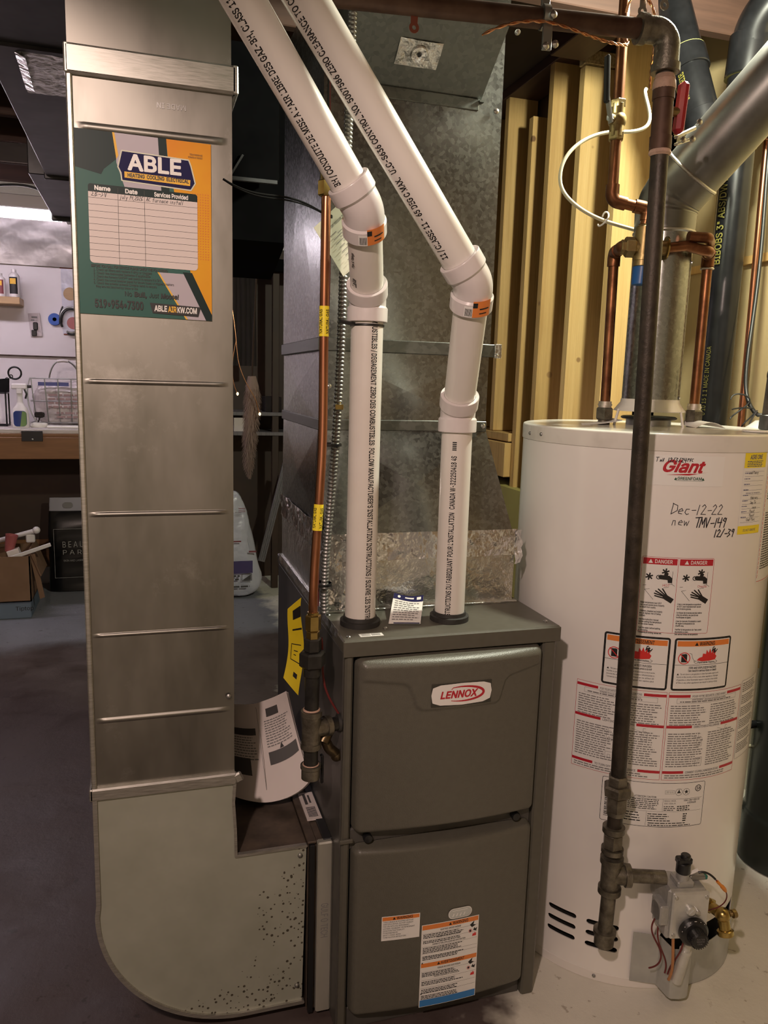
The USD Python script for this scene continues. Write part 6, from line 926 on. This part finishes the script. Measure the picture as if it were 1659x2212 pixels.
single('white_strip', 'flat white plastic strip leaning out over the box edge', 'strip', obox((-.955, 3.07, .363), unit((1, 0, .34)), (0, 1, 0), (-.34, 0, 1), .24, .012, .02, .002), K['white_plastic']); single('pink_funnel', 'pink plastic cup wedged under the white rod in the box', 'cup', lathe([(.022, 0), (.032, .09), (.028, .09), (.02, .01)], (-1.055, 3.13, .36), (.2, 0, 1), 20), K['pink_plastic']); single('carton_scrap', 'small pale carton piece in the cardboard box', 'carton', obox((-1.03, 3.12, .352), unit((1, 0, .3)), (0, 1, 0), (-.3, 0, 1), .06, .05, .04, .002), K['paper_pink'])
sb_ = thing('shopping_bag', 'glossy black shopping bag with white top handle on the floor under the bench', 'bag', (-.77, 3.66, 0)); P = np.zeros((26, 30, 3)); 
for i, a in enumerate(np.linspace(0, 2*PI, 26)):
    for j, z in enumerate(np.linspace(.004, .565, 30)):
        k = 1-.18*z; ca, sa = math.cos(a), math.sin(a); P[i, j] = (-.765+.160*k*np.sign(ca)*abs(ca)**.5, 3.66+(.075*(1-z/.57)+.010)*np.sign(sa)*abs(sa)**.5, z)
nz = meshkit.fbm(P*[9, 9, 9], 3, 17)-.5; P[:-1] += (nz*.025)[:-1, :, None]*np.array((.6, 1, 0)); P[-1] = P[0]; g = gridmesh(P); jz = P.reshape(-1, 3)[:, 2]; sel = (jz[g[1]].mean(1) < .487)
part(sb_, 'bag_body', (g[0], g[1][sel]), K['bag_black'], smooth=True); wt = part(sb_, 'white_band', (g[0], g[1][~sel]), K['bag_band'], smooth=True); part(sb_, 'handle_hole', facing(-.80, .523, 3.634, poly2(rrect(-.028, -.018, .028, .018, .016))), K['ink_grey'], smooth=False)
tq = join2(T('B E A U T Y', .036, .0, .062, width=.19), T('P A R K', .028, 0, .018, width=.15), outline(-.045, -.125, .19, .175, .0022), T('SKIN AND LASER', .012, .005, -.025, width=.11)); part(sb_, 'lettering', facing(-.835, .215, 3.570, tq), K['grey_print'], smooth=False)
wg = thing('plastic_sack', 'white printed plastic sack on the floor behind the return duct', 'bag', (.18, 3.4, 0)); m = trimesh.creation.icosphere(4, 1.0); v = np.array(m.vertices); v = np.sign(v)*np.abs(v)**.5; zz = (v[:, 2]+1)/2; wx = np.interp(zz, [0, .1, .35, .62, 1], [1.08, 1.04, .83, .62, .40]); v = np.c_[.13+v[:, 0]*.195*wx, 3.32+v[:, 1]*(.12*(1-.75*zz)), .005+zz*.64]; k = meshkit.fbm(v*[11, 11, 8], 4, 23)-.5; v += (k*.055)[:, None]*np.array((.8, 1, 0)); part(wg, 'sack', (v, m.faces), K['bag_white'], smooth=True)
part(wg, 'purple_panel', facing(.10, .165, 3.193, R(0, 0, .15, .075, 1)), K['bag_purple'], smooth=False); part(wg, 'print', facing(.11, .12, 3.19, join2(outline(.075, 0, .135, .042, .003), poly2([(.08, .004), (.13, .004), (.13, .038)]), greek(.0, .035, .07, 2, .02, 61), greek(.02, -.03, .14, 1, .02, 62))), K['ink_soft'], smooth=False); part(wg, 'print', facing(.11, .33, 3.215, join2(R(.03, .02, .075, .028), R(.06, .2, .10, .203), R(.06, .21, .1, .213), R(.06, .22, .1, .223), R(.12, -.045, .165, -.035))), K['print_red'], smooth=False)
single('grey_slat', 'grey ribbed slat leaning against dark shelving behind the white sack', 'slat', join(obox((.40, 3.36, .50), unit((.21, .08, .78)), (0, 1, 0), (.78, 0, -.21), .62, .02, .042, .002), *[obox((.40+o, 3.348, .50), unit((.21, .08, .78)), (0, 1, 0), (.78, 0, -.21), .60, .01, .004) for o in (-.013, 0, .013)]), K['grey_strip'])
ut = thing('storage_shelf', 'dark shelving unit in the gap between return and supply ducts', 'shelf', (.3, 3.4, 0))
for z in (.965, 1.085): part(ut, 'shelf', bx(-.02, .72, 3.42, 3.75, z, z+.022, .002), K['grey_strip' if z > .9 else 'dark_wood'])
for x in (.07, .42, .70): part(ut, 'post', bx(x-.02, x+.02, 3.43, 3.47, 0, 2.2, .002), K['dark_wood'])
part(ut, 'back_panel', bx(-.02, .72, 3.75, 3.77, 0, 2.2), K['dark_wood']); single('shelf_carton', 'small pale carton standing on the dark shelving', 'box', bx(.17, .24, 3.45, 3.55, .987, 1.070, .002), K['paper_pink']); single('shelf_bin', 'dark bin standing on the shelving beside the plume', 'box', bx(.36, .46, 3.45, 3.6, 1.107, 1.20, .004), K['dark_cloth'])
pl_ = thing('hanging_plume', 'fluffy dusty pink plume hanging upside down in the dark gap', 'plume', (.21, 2.98, .77)); g = np.random.default_rng(5); cur, wd = [], []
ax = smoothpath([(.218, 2.98, 1.32), (.212, 2.98, 1.10), (.200, 2.98, .90), (.205, 2.98, .765)], 30); 
for s in range(2600):
    t_ = g.random(); c_ = np.array([np.interp(t_, np.linspace(0, 1, len(ax)), ax[:, k]) for k in range(3)]); r_ = np.interp(t_, [0, .1, .5, .85, 1], [.035, .050, .046, .030, .008])*g.uniform(.7, 1.1); a_ = g.uniform(0, 2*PI); d_ = np.array((math.cos(a_), math.sin(a_), -.9)); cur += [c_, c_+d_*r_*.55, c_+np.array((d_[0], d_[1], -1.3))*r_]; wd += [.0022, .0018, .0006]
bcv = UsdGeom.BasisCurves.Define(stage, numbered(pl_, 'plume_hair')); o = ORIGIN[pl_]; bcv.CreatePointsAttr([Gf.Vec3f(*map(float, p-o)) for p in cur]); bcv.CreateCurveVertexCountsAttr([3]*2600); bcv.CreateWidthsAttr([float(x) for x in wd]); bcv.SetWidthsInterpolation('vertex'); bcv.CreateTypeAttr('linear'); UsdShade.MaterialBindingAPI.Apply(bcv.GetPrim()).Bind(K['plume'])
custom(bcv.GetPrim(), kind='stuff'); part(pl_, 'core', tube(ax, np.interp(np.linspace(0, 1, len(ax)), [0, .1, .5, .85, 1], [.022, .036, .032, .02, .004]), 16), K['plume']); part(pl_, 'stem', tube([(.218, 2.98, 1.31), (.222, 2.96, 1.5), (.24, 2.79, 2.36)], .005, 8), K['dark_wood'])
fl_ = thing('fairy_lights', 'copper wire fairy lights with tiny glowing bulbs hung by the plume', 'string lights', (.2, 2.9, 1.1)); part(fl_, 'wire', tube(smoothpath([(.09, 2.79, 2.36), (.10, 2.9, 1.70), (.125, 2.9, 1.50), (.14, 2.9, 1.38), (.165, 2.9, 1.31), (.19, 2.9, 1.26), (.225, 2.9, 1.20), (.245, 2.9, 1.13), (.25, 2.9, 1.11)], 8), .0022, 6), K['copper_bright']); part(fl_, 'wire', tube(smoothpath([(.125, 2.9, 1.50), (.105, 2.9, 1.38), (.125, 2.9, 1.24), (.135, 2.9, 1.22)], 8), .0022, 6), K['copper_bright'])
for p in ((.248, 2.89, 1.120), (.130, 2.89, 1.225)): part(fl_, 'bulb', ball(p, .006, 2, (1, 1, 1.5)), K['fairy_bulb'])
# dark ducts seen in the gap
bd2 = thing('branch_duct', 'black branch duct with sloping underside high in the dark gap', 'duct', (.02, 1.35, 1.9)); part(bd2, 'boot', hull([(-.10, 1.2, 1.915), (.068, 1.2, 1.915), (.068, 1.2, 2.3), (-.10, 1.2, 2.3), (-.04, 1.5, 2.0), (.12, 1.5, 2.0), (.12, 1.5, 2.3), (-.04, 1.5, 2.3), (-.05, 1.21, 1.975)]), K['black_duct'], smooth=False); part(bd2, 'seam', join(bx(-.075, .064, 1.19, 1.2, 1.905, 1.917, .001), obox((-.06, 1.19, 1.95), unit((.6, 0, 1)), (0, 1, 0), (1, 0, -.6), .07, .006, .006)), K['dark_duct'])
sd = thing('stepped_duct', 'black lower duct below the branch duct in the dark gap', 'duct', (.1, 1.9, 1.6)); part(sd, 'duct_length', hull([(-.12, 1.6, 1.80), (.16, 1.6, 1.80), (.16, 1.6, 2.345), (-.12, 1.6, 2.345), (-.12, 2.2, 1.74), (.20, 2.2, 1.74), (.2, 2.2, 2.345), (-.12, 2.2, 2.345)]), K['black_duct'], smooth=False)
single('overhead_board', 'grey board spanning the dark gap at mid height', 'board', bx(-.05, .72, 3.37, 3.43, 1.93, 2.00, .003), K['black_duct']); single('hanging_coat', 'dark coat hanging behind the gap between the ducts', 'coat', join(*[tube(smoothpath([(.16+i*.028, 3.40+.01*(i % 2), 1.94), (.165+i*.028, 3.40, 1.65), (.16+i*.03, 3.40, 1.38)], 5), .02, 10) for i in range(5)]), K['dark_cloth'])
